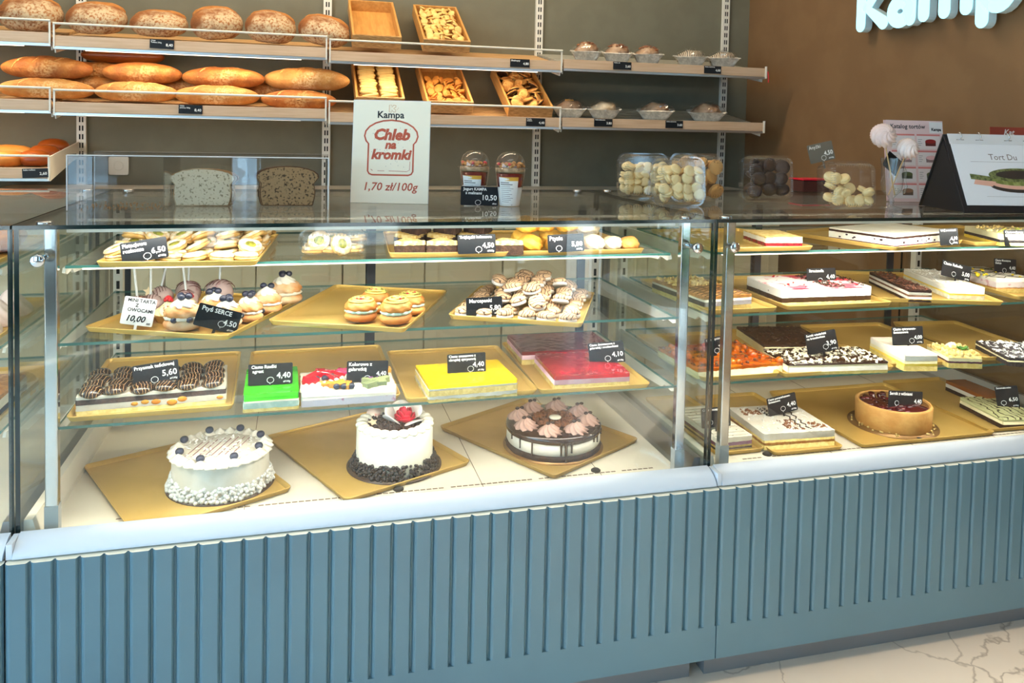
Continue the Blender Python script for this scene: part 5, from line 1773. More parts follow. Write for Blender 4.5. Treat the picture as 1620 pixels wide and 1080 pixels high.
gp = 'cream puffs on the top shelf'
for lab, x, y, z, r, mt in (
        ('plain golden cream puff in the front row left of its tag', 1.080, 0.150, 0.0, 0.031, chouxm), ('plain golden cream puff lying on top, left of its tag', 1.078, 0.165, 0.044, 0.030, chouxm),
        ('plain golden cream puff hidden low behind the price tag', 1.150, 0.155, 0.0, 0.029, chouxm), ('plain golden cream puff peeping over the price tag', 1.125, 0.185, 0.045, 0.029, chouxm),
        ('plain golden cream puff peeping over the right of the tag', 1.183, 0.180, 0.044, 0.028, chouxm), ('sugar dusted cream puff just right of the tag', 1.238, 0.140, 0.0, 0.030, chouxs),
        ('sugar dusted cream puff lying on top, right of the tag', 1.235, 0.190, 0.040, 0.029, chouxs), ('sugar dusted cream puff second from the right end', 1.296, 0.150, 0.0, 0.025, chouxs),
        ('small browned cream puff at the right end of the row', 1.340, 0.148, 0.0, 0.025, chouxb), ('plain golden cream puff in the rear row at left', 1.09, 0.26, 0.0, 0.03, chouxm), ('plain golden cream puff in the rear row at right', 1.17, 0.27, 0.0, 0.03, chouxm),
        ('pale cream puff in the rear row behind the sugared ones', 1.27, 0.26, 0.02, 0.03, chouxs)):
    o = choux_mesh(r, r * 1.42, x * 40).build('cream_puff', mt)
    place(o, (x, y, Z3 + 0.0045 + z), x * 700)
    tag(o, lab, 'cream puff', gp)


def stuffed_puff(label, x, y, z, r, rz, kind, group, nb=3, seed=1, ry=0):
    t = thing('filled_puff', label, 'cream puff', (x, y, z), rz, group, ry=ry)
    brown = pm('eclair_crust', (216, 150, 78), (188, 112, 48), sc=16, rough=0.5, thr=(0.35, 0.65), bump=0.25, bsc=80) if kind == 'pist' else \
        pm('dusted_crust', (206, 142, 82), (230, 202, 164), sc=18, rough=0.65, thr=(0.4, 0.62), bump=0.25, bsc=80)
    M().blob(r, r * 0.86, r * 0.42, 30, 10, 0, (0, 0, r * 0.36), 0.06, 30, flat=-r * 0.34).build('lower_half', brown, t)
    M().blob(r * 0.96, r * 0.83, r * 0.22, 40, 8, 0, (0, 0, r * 0.68), fn=lambda p, th, ph: p * (1 + 0.05 * math.cos(14 * th))).build('cream_filling', creamw if kind != 'pist' else minted, t)
    M().blob(r * 0.95, r * 0.82, r * 0.50, 48, 12, 0, (0, 0, r * 0.92), fn=lambda p, th, ph: p * (1 + 0.075 * math.cos(8 * (th + 0.9 * ph)) * math.cos(ph)), flat=-r * 0.2).build('upper_half', brown, t)
    zt = r * 1.36
    r_ = random.Random(seed)
    if kind == 'berry':
        M().swirl(r * 0.60, r * 0.50, 7, 1.4, 0.15, 0, (0, 0, zt - 0.004), 42, 9).build('cream_top', creamw, t)
        for k in range(nb):
            a = 2.2 * k + seed
            M().blob(0.0085, 0.0085, 0.0075, 12, 8).build('blueberry', blueb, t).location = (0.0105 * math.cos(a), 0.0085 * math.sin(a), zt + r * 0.40)
        for k in range(2):
            a = -1.57 + (k - 0.5) * 0.9
            M().blob(0.0075, 0.0075, 0.0065, 12, 8).build('blueberry', blueb, t).location = (r * 0.86 * math.cos(a), r * 0.76 * math.sin(a), r * 0.66)
    else:
        m = M()
        pth = []
        for k in range(90):
            a = k * 0.42
            q = r * (0.62 * abs(math.sin(k * 0.085)) + 0.12)
            zz_ = r * 0.92 + r * 0.5 * max(0.0, 1 - (q / r) ** 2 / 0.78) ** 0.5 + 0.003
            pth.append((q * math.cos(a), q * 0.85 * math.sin(a), zz_))
        m.tube(pth, 0.0024, 6)
        m.build('pistachio_icing', pm('pistachio_icing', (188, 178, 92), rough=0.4), t)
        m = M()
        for k in range(18):
            a, q = r_.uniform(0, 6.28), r_.uniform(0, 0.35) * r
            s = r_.uniform(0.0025, 0.0045)
            m.blob(s, s, s * 0.7, 6, 4, 0, (q * math.cos(a), q * math.sin(a), r * 1.44), 0.3, 200)
        m.build('dried_raspberry', pm('dried_raspberry', (186, 26, 50), rough=0.6), t)
    return t


gp = 'blueberry puffs on the angled tray'
for i, (lab, x, y, r, nb) in enumerate((
        ('blueberry puff at the front left, by the handwritten card', 0.287, 0.150, 0.042, 3), ('blueberry puff showing over the left of the blueberry puff price tag', 0.341, 0.235, 0.038, 3),
        ('blueberry puff hidden behind the blue-lit price tag', 0.378, 0.150, 0.038, 3), ('blueberry puff just right of the price tag', 0.422, 0.205, 0.036, 3),
        ('blueberry puff second from the rear corner of the tray', 0.458, 0.283, 0.037, 2), ('blueberry puff at the rear corner of the tray, standing highest', 0.497, 0.372, 0.044, 4))):
    stuffed_puff(lab, x, y, Z2 + 0.0037, r, i * 37, 'berry', gp, nb, i)
gp = 'pistachio puffs on the half empty tray'
for i, (lab, x, y, r) in enumerate((('pistachio iced puff at the front left of the group of four', 0.674, 0.160, 0.039), ('pistachio iced puff at the front right by the tray edge', 0.752, 0.127, 0.042),
                                    ('pistachio iced puff at the back left, most raspberry crumbs', 0.716, 0.250, 0.040), ('pistachio iced puff at the back right of the four', 0.796, 0.212, 0.037))):
    stuffed_puff(lab, x, y, Z2 + 0.0037, r, i * 50, 'pist', gp, 3, i)

# cake pops standing on their heads
popm = pm('pink_coating', (216, 190, 184), (200, 160, 156), sc=60, rough=0.4, thr=(0.58, 0.64), bump=0.2, bsc=90)
popd = pm('pop_drizzle', (120, 70, 66), rough=0.4)
gp = 'cake pops on the angled tray'
for i, (lab, x, y, r, lx, ly) in enumerate((
        ('pink cake pop behind the handwritten card, leftmost white stick', 0.166, 0.300, 0.026, -0.010, 0.0), ('pink cake pop second from left, straight stick', 0.205, 0.375, 0.030, 0.018, 0.02),
        ('pink cake pop with a stick leaning left, third from left', 0.268, 0.340, 0.028, -0.012, 0.0), ('pink cake pop at the back left of the heap, short visible stick', 0.262, 0.425, 0.031, 0.0, 0.02),
        ('pink cake pop standing apart on the right of the heap', 0.338, 0.405, 0.034, 0.002, 0.02), ('pink cake pop with a sugar star beside the handwritten card', 0.192, 0.318, 0.026, 0.0, 0.0))):
    t = thing('cake_pop', lab, 'cake pop', (x, y, Z2 + 0.0037), i * 40, gp)
    M().blob(r, r, r * 0.92, 24, 14, 0, (0, 0, r * 0.86), 0.04, 40, flat=-r * 0.82).build('coated_head', popm, t)
    m = M()
    for k in range(7):
        c = (k - 3) * r * 0.24
        m.tube([(c + 0.1 * q * 0.01, q * r * 0.10, r * 0.88 + r * 0.92 * max(0, 1 - (c / r) ** 2 - (q * 0.1) ** 2) ** 0.5) for q in range(-7, 8)], 0.0009, 5)
    m.build('icing_line', popd, t)
    a = R(i * 40)
    dx, dy = lx * math.cos(-a) - ly * math.sin(-a), lx * math.sin(-a) + ly * math.cos(-a)
    M().tube([(0, 0, r * 1.5), (dx, dy, 0.143)], 0.0028, 8).build('stick', cardwhite, t)
    if i == 5:
        m = M().prism([((0.013 if q % 2 == 0 else 0.006) * math.sin(q * math.pi / 5), (0.013 if q % 2 == 0 else 0.006) * math.cos(q * math.pi / 5)) for q in range(10)], -0.002, 0.002, 'y')
        o = m.build('sugar_star', pm('cream_sugar', (240, 216, 176), rough=0.5), t)
        o.location = (0.002, -r * 0.6, r * 1.95)
        o.rotation_euler = (0, 0, -a)

tartpastry = pm('tartlet_pastry', (226, 190, 130), (206, 160, 96), sc=20, rough=0.65)
gp = 'fruit tartlets on the angled tray'
for i, (lab, x, y, topc) in enumerate((('fruit tartlet with a raspberry, right behind the handwritten card', 0.243, 0.235, straw), ('cream fruit tartlet at the left end behind the handwritten card', 0.185, 0.225, peach),
                                       ('cream fruit tartlet between the card and the front blueberry puff', 0.285, 0.262, straw))):
    t = thing('fruit_tartlet', lab, 'tartlet', (x, y, Z2 + 0.0037), i * 30, gp)
    M().lathe([(0.024, 0), (0.034, 0.018), (0.035, 0.020), (0.031, 0.018), (0.001, 0.016)], 48, fr=lambda a, z, r: 1 + 0.03 * math.cos(16 * a)).build('pastry_shell', tartpastry, t)
    M().swirl(0.030, 0.030, 8, 1.6, 0.16, 0, (0, 0, 0.016), 48, 11).build('cream_swirl', creamy, t)
    m = M()
    for k in range(20):
        a = k * 1.3
        m.tube([(0.020 * math.cos(a), 0.020 * math.sin(a), 0.029), (0.012 * math.cos(a + 0.6), 0.012 * math.sin(a + 0.6), 0.038)], 0.0009, 4)
    m.build('syrup_thread', pm('syrup', (150, 40, 30), rough=0.3), t)
    m = M()
    for k in range(14):
        a = k * 2.4
        q = 0.008 * (k / 14) ** 0.5
        m.blob(0.0038, 0.0038, 0.0038, 8, 5, 0, (q * math.cos(a), q * math.sin(a), 0.048 + 0.008 * (1 - k / 14)))
    m.build('fruit_piece', topc, t)

# drizzled marzipan biscuits
t = thing('marzipan_biscuit', '', 'biscuit')
mz_top = stripes('drizzled_marzipan', (70, 42, 30), (220, 182, 142), 36, 0.13, 7.0, 0.6, rot=(0, 0, 0.5))
M().lathe([(0.010, 0), (0.0205, 0.002), (0.0215, 0.006), (0.019, 0.0105), (0.001, 0.011)], 22).build('lower_half', pm('white_meringue', (240, 232, 220), rough=0.7), t)
M().lathe([(0.019, 0.0095), (0.0215, 0.013), (0.0205, 0.017), (0.014, 0.0215), (0.001, 0.023)], 22, fr=lambda a, z, r: 1 + 0.04 * nz((math.cos(a), math.sin(a), z * 80), 2)).build('upper_half', mz_top, t)
lab, grp = 'oval marzipan biscuit with chocolate drizzle heaped on the angled tray', 'marzipan biscuits on the angled tray'
ca, sa = math.cos(R(-25)), math.sin(R(-25))
f_ = [True]
r_ = random.Random(31)
for j in range(7):
    for i in range(6):
        cx_, cy_ = (i - 2.5) / 2.5, (j - 3) / 3.0
        hgt = 1 + int(max(0, 2.7 * (1.05 - 0.75 * cx_ * cx_ - 0.55 * (cy_ - 0.35) ** 2)))
        if j == 0:
            hgt = 1
        for ly in range(max(0, hgt - 2), hgt):
            lx = -0.128 + i * 0.051 + r_.uniform(-0.005, 0.005) + (0.02 if ly % 2 else 0)
            yy = -0.150 + j * 0.0475 + r_.uniform(-0.005, 0.005)
            s = r_.uniform(0.94, 1.06)
            put(t, f_, (1.105 + ca * lx - sa * yy, 0.255 + sa * lx + ca * yy, Z2 + 0.0038 + 0.0235 * ly), r_.uniform(0, 360), lab, grp,
                r_.uniform(-18, 26) if ly else 0, r_.uniform(-20, 20) if ly else 0, (1.08 * s, 0.94 * s, s))

# ------------------------------------------------------------------ on top of the counter
TOP = ZT + 0.0006
t = thing('bread_box', 'clear acrylic box with three bays on the glass counter top, two bread slices inside', 'bread box', (0.316, 0.36, TOP), -0.8)
hw, hd, hh, th = 0.284, 0.115, 0.122, 0.003
M().box(-hw, hw, -hd, -hd + th, 0, hh).build('front_sheet', acrylic, t)
M().box(-hw, hw, hd - th, hd, 0, hh).build('back_sheet', acrylic, t)
M().box(-hw, hw, -hd, hd, hh + 0.0005, hh + 0.004).build('lid', glass('acrylic_lid', tint=(0.93, 0.92, 0.92), ior=1.5, haze=0.06), t)
for q in (-hw + 0.0002, -hw + 0.199, hw - 0.188, hw - th - 0.0002):
    M().box(q, q + th, -hd + th + 0.0003, hd - th - 0.0003, 0.0005, hh - 0.0005).build('divider', acrylic, t)
edgm = pm('acrylic_edge', (206, 206, 206), rough=0.2)
for (a, b) in ((-hw, -hd), (hw, -hd), (hw, hd), (-hw, hd)):
    M().tube([(a, b, 0.001), (a, b, hh + 0.003)], 0.0016, 6).build('corner_edge', edgm, t)
M().tube([(-hw, -hd, hh + 0.003), (hw, -hd, hh + 0.003)], 0.0014, 6).tube([(-hw, hd, hh + 0.003), (hw, hd, hh + 0.003)], 0.0012, 6).build('lid_edge', edgm, t)
M().tube([(-0.19, -hd - 0.001, hh + 0.002)] + [(-0.19 - 0.0, -hd + 0.0, hh + 0.005)], 0.001, 5).build('lid_catch', edgm, t)


def slice_outline(w, h, n=40):
    p = []
    for k in range(9):
        p.append((-w * 0.40 + w * 0.80 * k / 8, 0.0))
    for k in range(1, 6):
        p.append((w * (0.40 + 0.02 * k / 5 + 0.03 * math.sin(k / 5 * 3.1)), h * 0.56 * k / 5))
    for k in range(13):
        a = R(-25 + 230 * k / 12)
        p.append((w * 0.5 * math.cos(a) * (1.0 if abs(math.cos(a)) > 0.3 else 1.0), h * 0.74 + h * 0.26 * math.sin(a)))
    for k in range(5, 0, -1):
        p.append((-w * (0.40 + 0.02 * k / 5 + 0.03 * math.sin(k / 5 * 3.1)), h * 0.56 * k / 5))
    return p


def bread_slice(label, x, y, w, h, crumb, crustm, rz):
    t = thing('bread_slice', label, 'bread slice', (x, y, TOP + 0.0005), rz)
    o = slice_outline(w, h)
    c = (0, h * 0.5)
    inner = [(c[0] + (a - c[0]) * 0.965, c[1] + (b - c[1]) * 0.96) for a, b in o]
    M().prism(o, -0.0065, 0.0065, 'y').build('crust', crustm, t, 0.001)
    M().prism(inner, -0.0072, 0.0072, 'y').build('crumb', crumb, t)
    return t


crumb1 = pm('pale_rye_crumb', (216, 202, 172), (138, 122, 94), sc=190, rough=0.9, thr=(0.56, 0.66), bump=0.6, bsc=170)
crumb2 = pm('dark_rye_crumb', (160, 130, 92), (70, 54, 36), sc=180, rough=0.9, thr=(0.53, 0.64), bump=0.7, bsc=170)
slice1 = bread_slice('pale bread slice standing in the middle bay of the bread box', 0.303, 0.356, 0.152, 0.091, crumb1, pm('floury_slice_crust', (196, 174, 140), (150, 116, 76), sc=30, rough=0.9), -2)
bread_slice('second pale slice leaning behind the first in the middle bay', 0.311, 0.376, 0.150, 0.090, crumb1, pm('floury_slice_crust', (196, 174, 140)), -6)
bread_slice('dark rye slice standing in the right bay of the bread box', 0.503, 0.352, 0.152, 0.099, crumb2, pm('dark_slice_crust', (110, 76, 44), (84, 56, 32), sc=30, rough=0.9), 0)
bread_slice('second dark rye slice behind the first in the right bay', 0.498, 0.372, 0.152, 0.098, crumb2, pm('dark_slice_crust', (110, 76, 44)), 3)
m = M()
r_ = random.Random(77)
for k in range(130):
    s = r_.uniform(0.0008, 0.0022)
    m.blob(s, s, s * 0.7, 5, 4, 0, (r_.uniform(-0.09, 0.09), r_.uniform(-0.09, 0.09), s * 0.5))
o = m.build('bread_crumbs', pm('crumb_brown', (150, 110, 66), rough=0.9))
o.location = (0.135, 0.36, TOP)
tag(o, 'loose brown bread crumbs on the floor of the empty left bay', 'crumbs', kind='stuff')

# poster
paper = pm('poster_paper', (240, 229, 206), rough=0.55)
t = thing('poster', 'white paper sign leaning on the counter with a bread outline and 1,70 zł/100g', 'sign', (0.762, 0.405, TOP), -14, rx=-7)
pw, ph = 0.205, 0.275
M().box(-pw / 2, pw / 2, -0.0005, 0.0012, 0.0, ph).build('sheet', paper, t)
M().box(-pw / 2 - 0.001, pw / 2 + 0.001, 0.0013, 0.0028, 0.0, ph + 0.001).build('acrylic_backing', pm('backing_white', (214, 216, 226), rough=0.3), t)
m = M()
m.text('Kampa', 0.026, -0.003, ph - 0.047, -0.0009, 'CENTER', 0, 0.0006)
m.build('shop_name', inkblack, t)
m = M()
K = [[(-0.0075, 0), (-0.0075, 0.019), (-0.001, 0.019), (-0.001, 0.013), (0.004, 0.019), (0.010, 0.018), (0.0095, 0.013), (0.004, 0.0098), (0.0095, 0.006), (0.0095, 0.001), (0.004, 0.0), (-0.001, 0.006), (-0.001, 0.0)]]
for p in K:
    m.stroke([(a, b + ph - 0.031) for a, b in p], 0.0013, -0.0009, 0, True)
for s in (0, 1):
    m.stroke([(0.0125 + 0.003 * s, ph - 0.0255 + 0.004 * s), (0.0145 + 0.003 * s, ph - 0.0225 + 0.004 * s)], 0.0008, -0.0009)
m.build('logo_mark', inktan, t)
m = M()
bo = []
for k in range(13):
    a = R(200 - 220 * k / 12)
    bo.append((0.071 * math.cos(a), 0.180 + 0.042 * math.sin(a)))
bo += [(0.060, 0.158), (0.060, 0.085), (0.056, 0.078), (0.048, 0.075), (-0.048, 0.075), (-0.056, 0.078), (-0.060, 0.085), (-0.060, 0.158)]
m.stroke(bo, 0.0042, -0.0009, 0, True)
m.stroke([(-0.052, 0.090), (-0.047, 0.086)], 0.0014, -0.0009)
m.stroke([(-0.034, 0.086), (-0.016, 0.086)], 0.0012, -0.0009)
m.stroke([(-0.004, 0.086), (0.044, 0.085), (0.051, 0.089), (0.052, 0.112)], 0.0012, -0.0009)
m.build('bread_outline', inkrust, t)
m = M()
m.text('Chleb', 0.040, 0.0, 0.170, -0.0009, 'CENTER', 0.22, 0.0019)
m.text('na', 0.031, -0.002, 0.146, -0.0009, 'CENTER', 0.22, 0.0014)
m.text('kromki', 0.036, 0.0, 0.118, -0.0009, 'CENTER', 0.22, 0.0016)
m.build('lettering', inkrust, t)
M().text('1,70 zł/100g', 0.030, 0.0, 0.034, -0.0009, 'CENTER', 0.18, 0.0004).build('price_lettering', inkrust, t)
r_ = random.Random(12)
m = M()
for k in range(34):
    x, z = r_.uniform(-0.052, 0.052), r_.uniform(0.095, 0.205)
    m.ring(x, z, 0.0005, 0.0008, -0.0009, n=6)
m.build('speckle', inkgrey, t)

# yogurt cups
cupclear = glass('cup_plastic', tint=(0.97, 0.975, 0.975), ior=1.5, rough=0.02)
yog = pm('yogurt', (240, 236, 228), (170, 166, 160), sc=120, rough=0.35, thr=(0.66, 0.72))
rasp = pm('raspberry_sauce', (120, 8, 20), (92, 4, 14), sc=12, rough=0.15, coat=0.5)
granola = pm('granola', (206, 150, 84), (166, 108, 52), sc=50, rough=0.7)
labelm = pm('label_white', (228, 228, 224), rough=0.5)


def yogurt(label, x, y, rz):
    t = thing('yogurt_cup', label, 'yogurt cup', (x, y, TOP), rz, 'raspberry yogurt cups')
    cr = lambda z: 0.0275 + 0.0125 * z / 0.095
    M().lathe([(cr(0) - 0.001, 0.001), (cr(0.05) - 0.001, 0.050), (0.001, 0.0505)], 32).build('yogurt_layer', yog, t)
    M().lathe([(cr(0.05) - 0.001, 0.0505), (cr(0.088) - 0.001, 0.086), (0.001, 0.0865)], 32).build('raspberry_layer', rasp, t)
    M().lathe([(cr(0) - 0.0005, 0.0), (cr(0), 0.002), (cr(0.095), 0.095), (0.0425, 0.0955), (0.0425, 0.0975)], 32, cap=False).build('cup', cupclear, t)
    M().lathe([(0.047, 0.0985), (0.047, 0.100), (0.041, 0.1005), (0.0405, 0.104), (0.039, 0.116), (0.033, 0.130), (0.022, 0.140), (0.010, 0.1435), (0.001, 0.144)], 32, cap=False).build('dome_lid', petplastic, t)
    M().lathe([(0.0395, 0.091), (0.0395, 0.1), (0.001, 0.1005)], 28).build('granola_cup', pm('granola_tub', (186, 160, 126), (140, 110, 78), sc=60, rough=0.5), t)
    m = M()
    r_ = random.Random(int(x * 100))
    for k in range(60):
        a, q = r_.uniform(0, 6.28), 0.036 * r_.random() ** 0.5
        s = r_.uniform(0.0035, 0.0065)
        m.blob(s, s * 0.8, s * 0.7, 7, 5, 0, (q * math.cos(a), q * math.sin(a), 0.103 + r_.uniform(0, 0.010)), 0.35, 180)
    m.build('granola_topping', granola, t)
    m = M()
    for k in range(5):
        a = 0.4 + k * 1.35
        m.blob(0.005, 0.005, 0.004, 7, 5, 0, (0.031 * math.cos(a), 0.031 * math.sin(a), 0.111), 0.2, 120)
    m.build('berry_piece', pm('freeze_dried_berry', (206, 60, 66), rough=0.6), t)
    m = M()
    n = 12
    v = []
    for zz_ in (0.006, 0.078):
        for i in range(n + 1):
            a = R(-150 + 85 * i / n)
            v.append(((cr(zz_) + 0.0006) * math.cos(a), (cr(zz_) + 0.0006) * math.sin(a), zz_))
    m.add(v, [(i, i + 1, n + 2 + i, n + 1 + i) for i in range(n)], 0, True)
    v = []
    for zz_, s0 in ((0.068, 0.35), (0.078, 0.0)):
        for i in range(n + 1):
            a = R(-150 + 85 * (s0 + (1 - s0) * i / n))
            v.append(((cr(zz_) + 0.0009) * math.cos(a), (cr(zz_) + 0.0009) * math.sin(a), zz_))
    m.add(v, [(i, i + 1, n + 2 + i, n + 1 + i) for i in range(n)], 1, True)
    for ln in range(11):
        zz_ = 0.012 + ln * 0.005
        v = []
        ext = 0.55 + 0.35 * ((ln * 7) % 5) / 5
        for dz in (0, 0.0012 if ln < 9 else 0.0028):
            for i in range(n + 1):
                a = R(-143 + 70 * ext * i / n)
                v.append(((cr(zz_) + 0.0010) * math.cos(a), (cr(zz_) + 0.0010) * math.sin(a), zz_ + dz))
        m.add(v, [(i, i + 1, n + 2 + i, n + 1 + i) for i in range(n)], 2, True)
    m.build('label', [labelm, pm('label_ochre', (206, 156, 50), rough=0.5), inkgrey], t)
    return t


yogurt('raspberry yogurt cup half hidden by the 10,50 price tag', 0.990, 0.394, -8)
yogurt('raspberry yogurt cup standing free to the right of the 10,50 tag', 1.073, 0.330, -4)

# biscuit boxes on the counter
macaroon = pm('pale_biscuit', (246, 224, 170), (236, 204, 138), sc=30, rough=0.6, thr=(0.35, 0.65))
chocchip = pm('chocolate_chip_biscuit', (206, 160, 96), (96, 60, 34), sc=50, rough=0.7, thr=(0.60, 0.68), bump=0.3)
darkbis = pm('dark_chocolate_biscuit', (62, 42, 32), (44, 28, 22), sc=40, rough=0.5, bump=0.4)


def sandwich(name, r, mt, label):
    t = thing(name, label, 'biscuit')
    M().lathe([(r * 0.5, 0), (r * 0.94, 0.001), (r, 0.004), (r * 0.85, 0.0065)], 16).build('lower_half', mt, t)
    M().lathe([(r * 0.85, 0.0065), (r, 0.009), (r * 0.92, 0.0125), (r * 0.5, 0.0135), (0.001, 0.014)], 16).build('upper_half', mt, t)
    return t


for lab, x, y, w, h, rz, mt, fr_, rr, sd, prof, clab in (
        ('clear box of pale biscuits at the left end, behind the others', 1.545, 0.520, 0.165, 0.140, -2, macaroon, 0.80, 0.0165, 1, None, 'pale round biscuit in the clear box at the left end'),
        ('clear box of pale biscuits standing foremost in the group of three', 1.553, 0.300, 0.155, 0.138, -4, macaroon, 0.82, 0.0165, 2, None, 'pale round biscuit in the foremost clear box of three'),
        ('clear box of chocolate chip biscuits behind the foremost one', 1.675, 0.430, 0.165, 0.144, -3, chocchip, 0.92, 0.024, 3, None, 'chocolate chip biscuit in the clear box of the left group'),
        ('clear box of dark chocolate biscuits standing alone', 1.902, 0.412, 0.165, 0.143, -3, darkbis, 0.95, 0.022, 4, None, 'dark chocolate biscuit in the clear box standing alone'),
        ('half empty clear box of pale biscuits beside the vase', 1.985, 0.150, 0.152, 0.139, -5, macaroon, 0.75, 0.0165, 5, lambda u: 1.0 - 1.5 * max(0, u + 0.25) + 1.9 * max(0, u - 0.15), 'pale round biscuit in the half empty box beside the vase')):
    b = clam(lab, x, y, TOP, w, h, 0.075, rz, rx=-6)
    p = sandwich('round_biscuit' if mt is macaroon else ('chocolate_chip_biscuit' if mt is chocchip else 'chocolate_biscuit'), rr, mt, clab)
    fill(b, p, [True], clab, clab.replace('biscuit in', 'biscuits in'), w, h, 0.075, 0, fr_, rr, sd, prof=prof)

# vase with meringue lollies
t = thing('glass_vase', 'small footed glass with a handle holding meringue lollies', 'glass', (2.18, 0.215, TOP))
gv = glass('vase_glass', tint=(0.93, 0.95, 0.95), ior=1.75, haze=0.03)
M().lathe([(0.030, 0.0), (0.030, 0.003), (0.008, 0.007), (0.006, 0.012), (0.009, 0.020), (0.006, 0.028), (0.012, 0.036), (0.026, 0.050), (0.030, 0.068), (0.029, 0.100), (0.032, 0.135), (0.0335, 0.145)], 32, cap=False).build('bowl', gv, t)
M().tube([(0.029, 0, 0.118), (0.040, 0, 0.120), (0.046, 0, 0.105), (0.044, 0, 0.080), (0.050, 0, 0.062), (0.044, 0, 0.046), (0.026, 0, 0.050)], 0.0038, 8).build('handle', gv, t)
mer = pm('pink_meringue', (240, 222, 214), (232, 206, 198), sc=10, rough=0.6)
for lab, bx, tx, tz, r, tl in (('pink swirled meringue on a stick, left and higher, in the glass', 0.012, -0.032, 0.208, 0.033, -16), ('pale swirled meringue on a stick leaning right in the glass', -0.010, 0.040, 0.172, 0.029, 14)):
    t = thing('meringue_lolly', lab, 'meringue', (2.18 + bx, 0.215, TOP + 0.036))
    e = Vector((tx - bx, -0.012 if tx > 0 else 0.004, tz - 0.036))
    M().tube([(0, 0, 0.002), tuple(e)], 0.0019, 8).build('stick', pm('lolly_stick', (206, 170, 116), rough=0.6), t)
    v = M()
    T = Matrix.Translation(e) @ Matrix.Rotation(R(tl), 4, 'Y') @ Matrix.Rotation(R(64), 4, 'X')
    v.blob(r, r, r * 0.86, 72, 20, 0, (0, 0, 0), T=T, fn=lambda p, th, ph: p * (1 + 0.15 * math.cos(9 * (th + 1.1 * ph)) * math.cos(ph) ** 0.6))
    v.build('meringue', mer, t)
price_tag('plain dark tag stuck in the glass between the meringues', (2.205, 0.245, TOP + 0.128), 0.058, 0.050, -35, '', None, None, ring=None, pick=False)

# cake catalogue
pinkp = pm('pink_paper', (240, 208, 204), rough=0.55)
t = thing('cake_catalogue', 'pink printed cake catalogue sheet standing behind the vase', 'leaflet', (2.44, 0.40, TOP), -6, rx=-8)
M().box(-0.10, 0.10, 0.0, 0.0014, 0.0, 0.262).build('sheet', pinkp, t)
M().box(-0.107, 0.093, 0.003, 0.0044, 0.002, 0.262).build('rear_sheet', pm('pink_paper_back', (230, 196, 194), rough=0.55), t)
m = M()
m.text('Katalog tortów', 0.0198, -0.086, 0.236, -0.0004, 'LEFT', 0, 0.0003, sx=1.0)
m.build('lettering', inkblack, t)
M().text('Kampa', 0.0125, 0.076, 0.230, -0.0006, 'CENTER', 0, 0.0006).build('shop_name', inkblack, t)
M().box(0.052, 0.099, -0.0003, -0.0001, 0.222, 0.258).build('logo_panel', pm('logo_panel', (246, 240, 236), rough=0.5), t)
for ro in range(4):
    zt_ = 0.218 - ro * 0.053
    for c in range(2):
        x0 = -0.084 + c * 0.090
        M().box(x0, x0 + 0.082, -0.0004, -0.0001, zt_ - 0.005, zt_).build('heading_bar', pm('salmon_bar', (222, 130, 124), rough=0.5), t)
        M().box(x0, x0 + 0.082, -0.0003, -0.0001, zt_ - 0.048, zt_ - 0.006).build('picture_field', pm('picture_field', (244, 230, 226), rough=0.55), t)
for ro, cc in enumerate(((150, 40, 40), (236, 190, 190), (90, 96, 60), (150, 110, 84))):
    for c in range(2):
        x, z = -0.034 + c * 0.088, 0.190 - ro * 0.053
        m = M()
        m.prism([(x - 0.018, z - 0.010), (x + 0.018, z - 0.010), (x + 0.019, z + 0.005), (x - 0.019, z + 0.005)], -0.0006, -0.0004, 'y', 0)
        m.prism([(x + 0.019 * math.cos(2 * math.pi * k / 18), z + 0.005 + 0.007 * math.sin(2 * math.pi * k / 18)) for k in range(18)], -0.0008, -0.0006, 'y', 1)
        m.build('cake_picture', [pm('print_brown_%d' % ro, tuple(int(v_ * 0.55 + 20) for v_ in cc), rough=0.5), pm('print_top_%d' % ro, cc, rough=0.5)], t)
m = M()
for ro in range(4):
    for c in range(2):
        for q in range(4):
            m.box(-0.080 + c * 0.09, -0.066 + c * 0.09 - (q % 2) * 0.004, -0.0006, -0.0004, 0.200 - ro * 0.053 - q * 0.006, 0.2012 - ro * 0.053 - q * 0.006)
m.build('small_print', inkgrey, t)

# flip binder
blackp = pm('black_board', (20, 21, 26), rough=0.5)
t = thing('flip_binder', 'black standing ring binder showing a cake picture page, at the right edge', 'binder', (2.475, 0.16, TOP), -8)
bw, bh, lean = 0.30, 0.215, 0.105
p0, p1 = Vector((0, -0.095, 0.0)), Vector((0, lean - 0.095, bh))
ang = math.atan2(lean, bh)
T = Matrix.Translation((0, -0.095, 0)) @ Matrix.Rotation(-ang, 4, 'X')
L_ = math.hypot(lean, bh)
m = M()
m.T = T
m.box(-bw / 2, bw / 2, 0.0, 0.004, 0, L_)
m.build('front_board', blackp, t, 0.001)
m = M()
m.T = Matrix.Translation((0, 0.105, 0)) @ Matrix.Rotation(math.atan2(0.095, bh), 4, 'X')
m.box(-bw / 2, bw / 2, 0.0, 0.004, 0, L_ * 0.985)
m.build('back_board', blackp, t, 0.001)
M().prism([(-0.09, 0.001), (0.10, 0.001), (0.015, bh * 0.93)], -bw / 2 + 0.004, -bw / 2 + 0.006, 'x').build('side_gusset', blackp, t)
m = M()
m.T = T
m.box(-bw / 2 + 0.014, bw / 2 - 0.006, -0.0030, -0.0008, 0.022, L_ - 0.008)
m.build('page', pm('white_page', (244, 244, 246), rough=0.3), t)
m = M()
m.T = T
m.box(-bw / 2 + 0.010, bw / 2 - 0.006, -0.0045, -0.0032, L_ - 0.030, L_ + 0.002)
m.build('punched_strip', pm('punched_strip', (226, 226, 226), rough=0.3), t)
m = M()
m.T = T
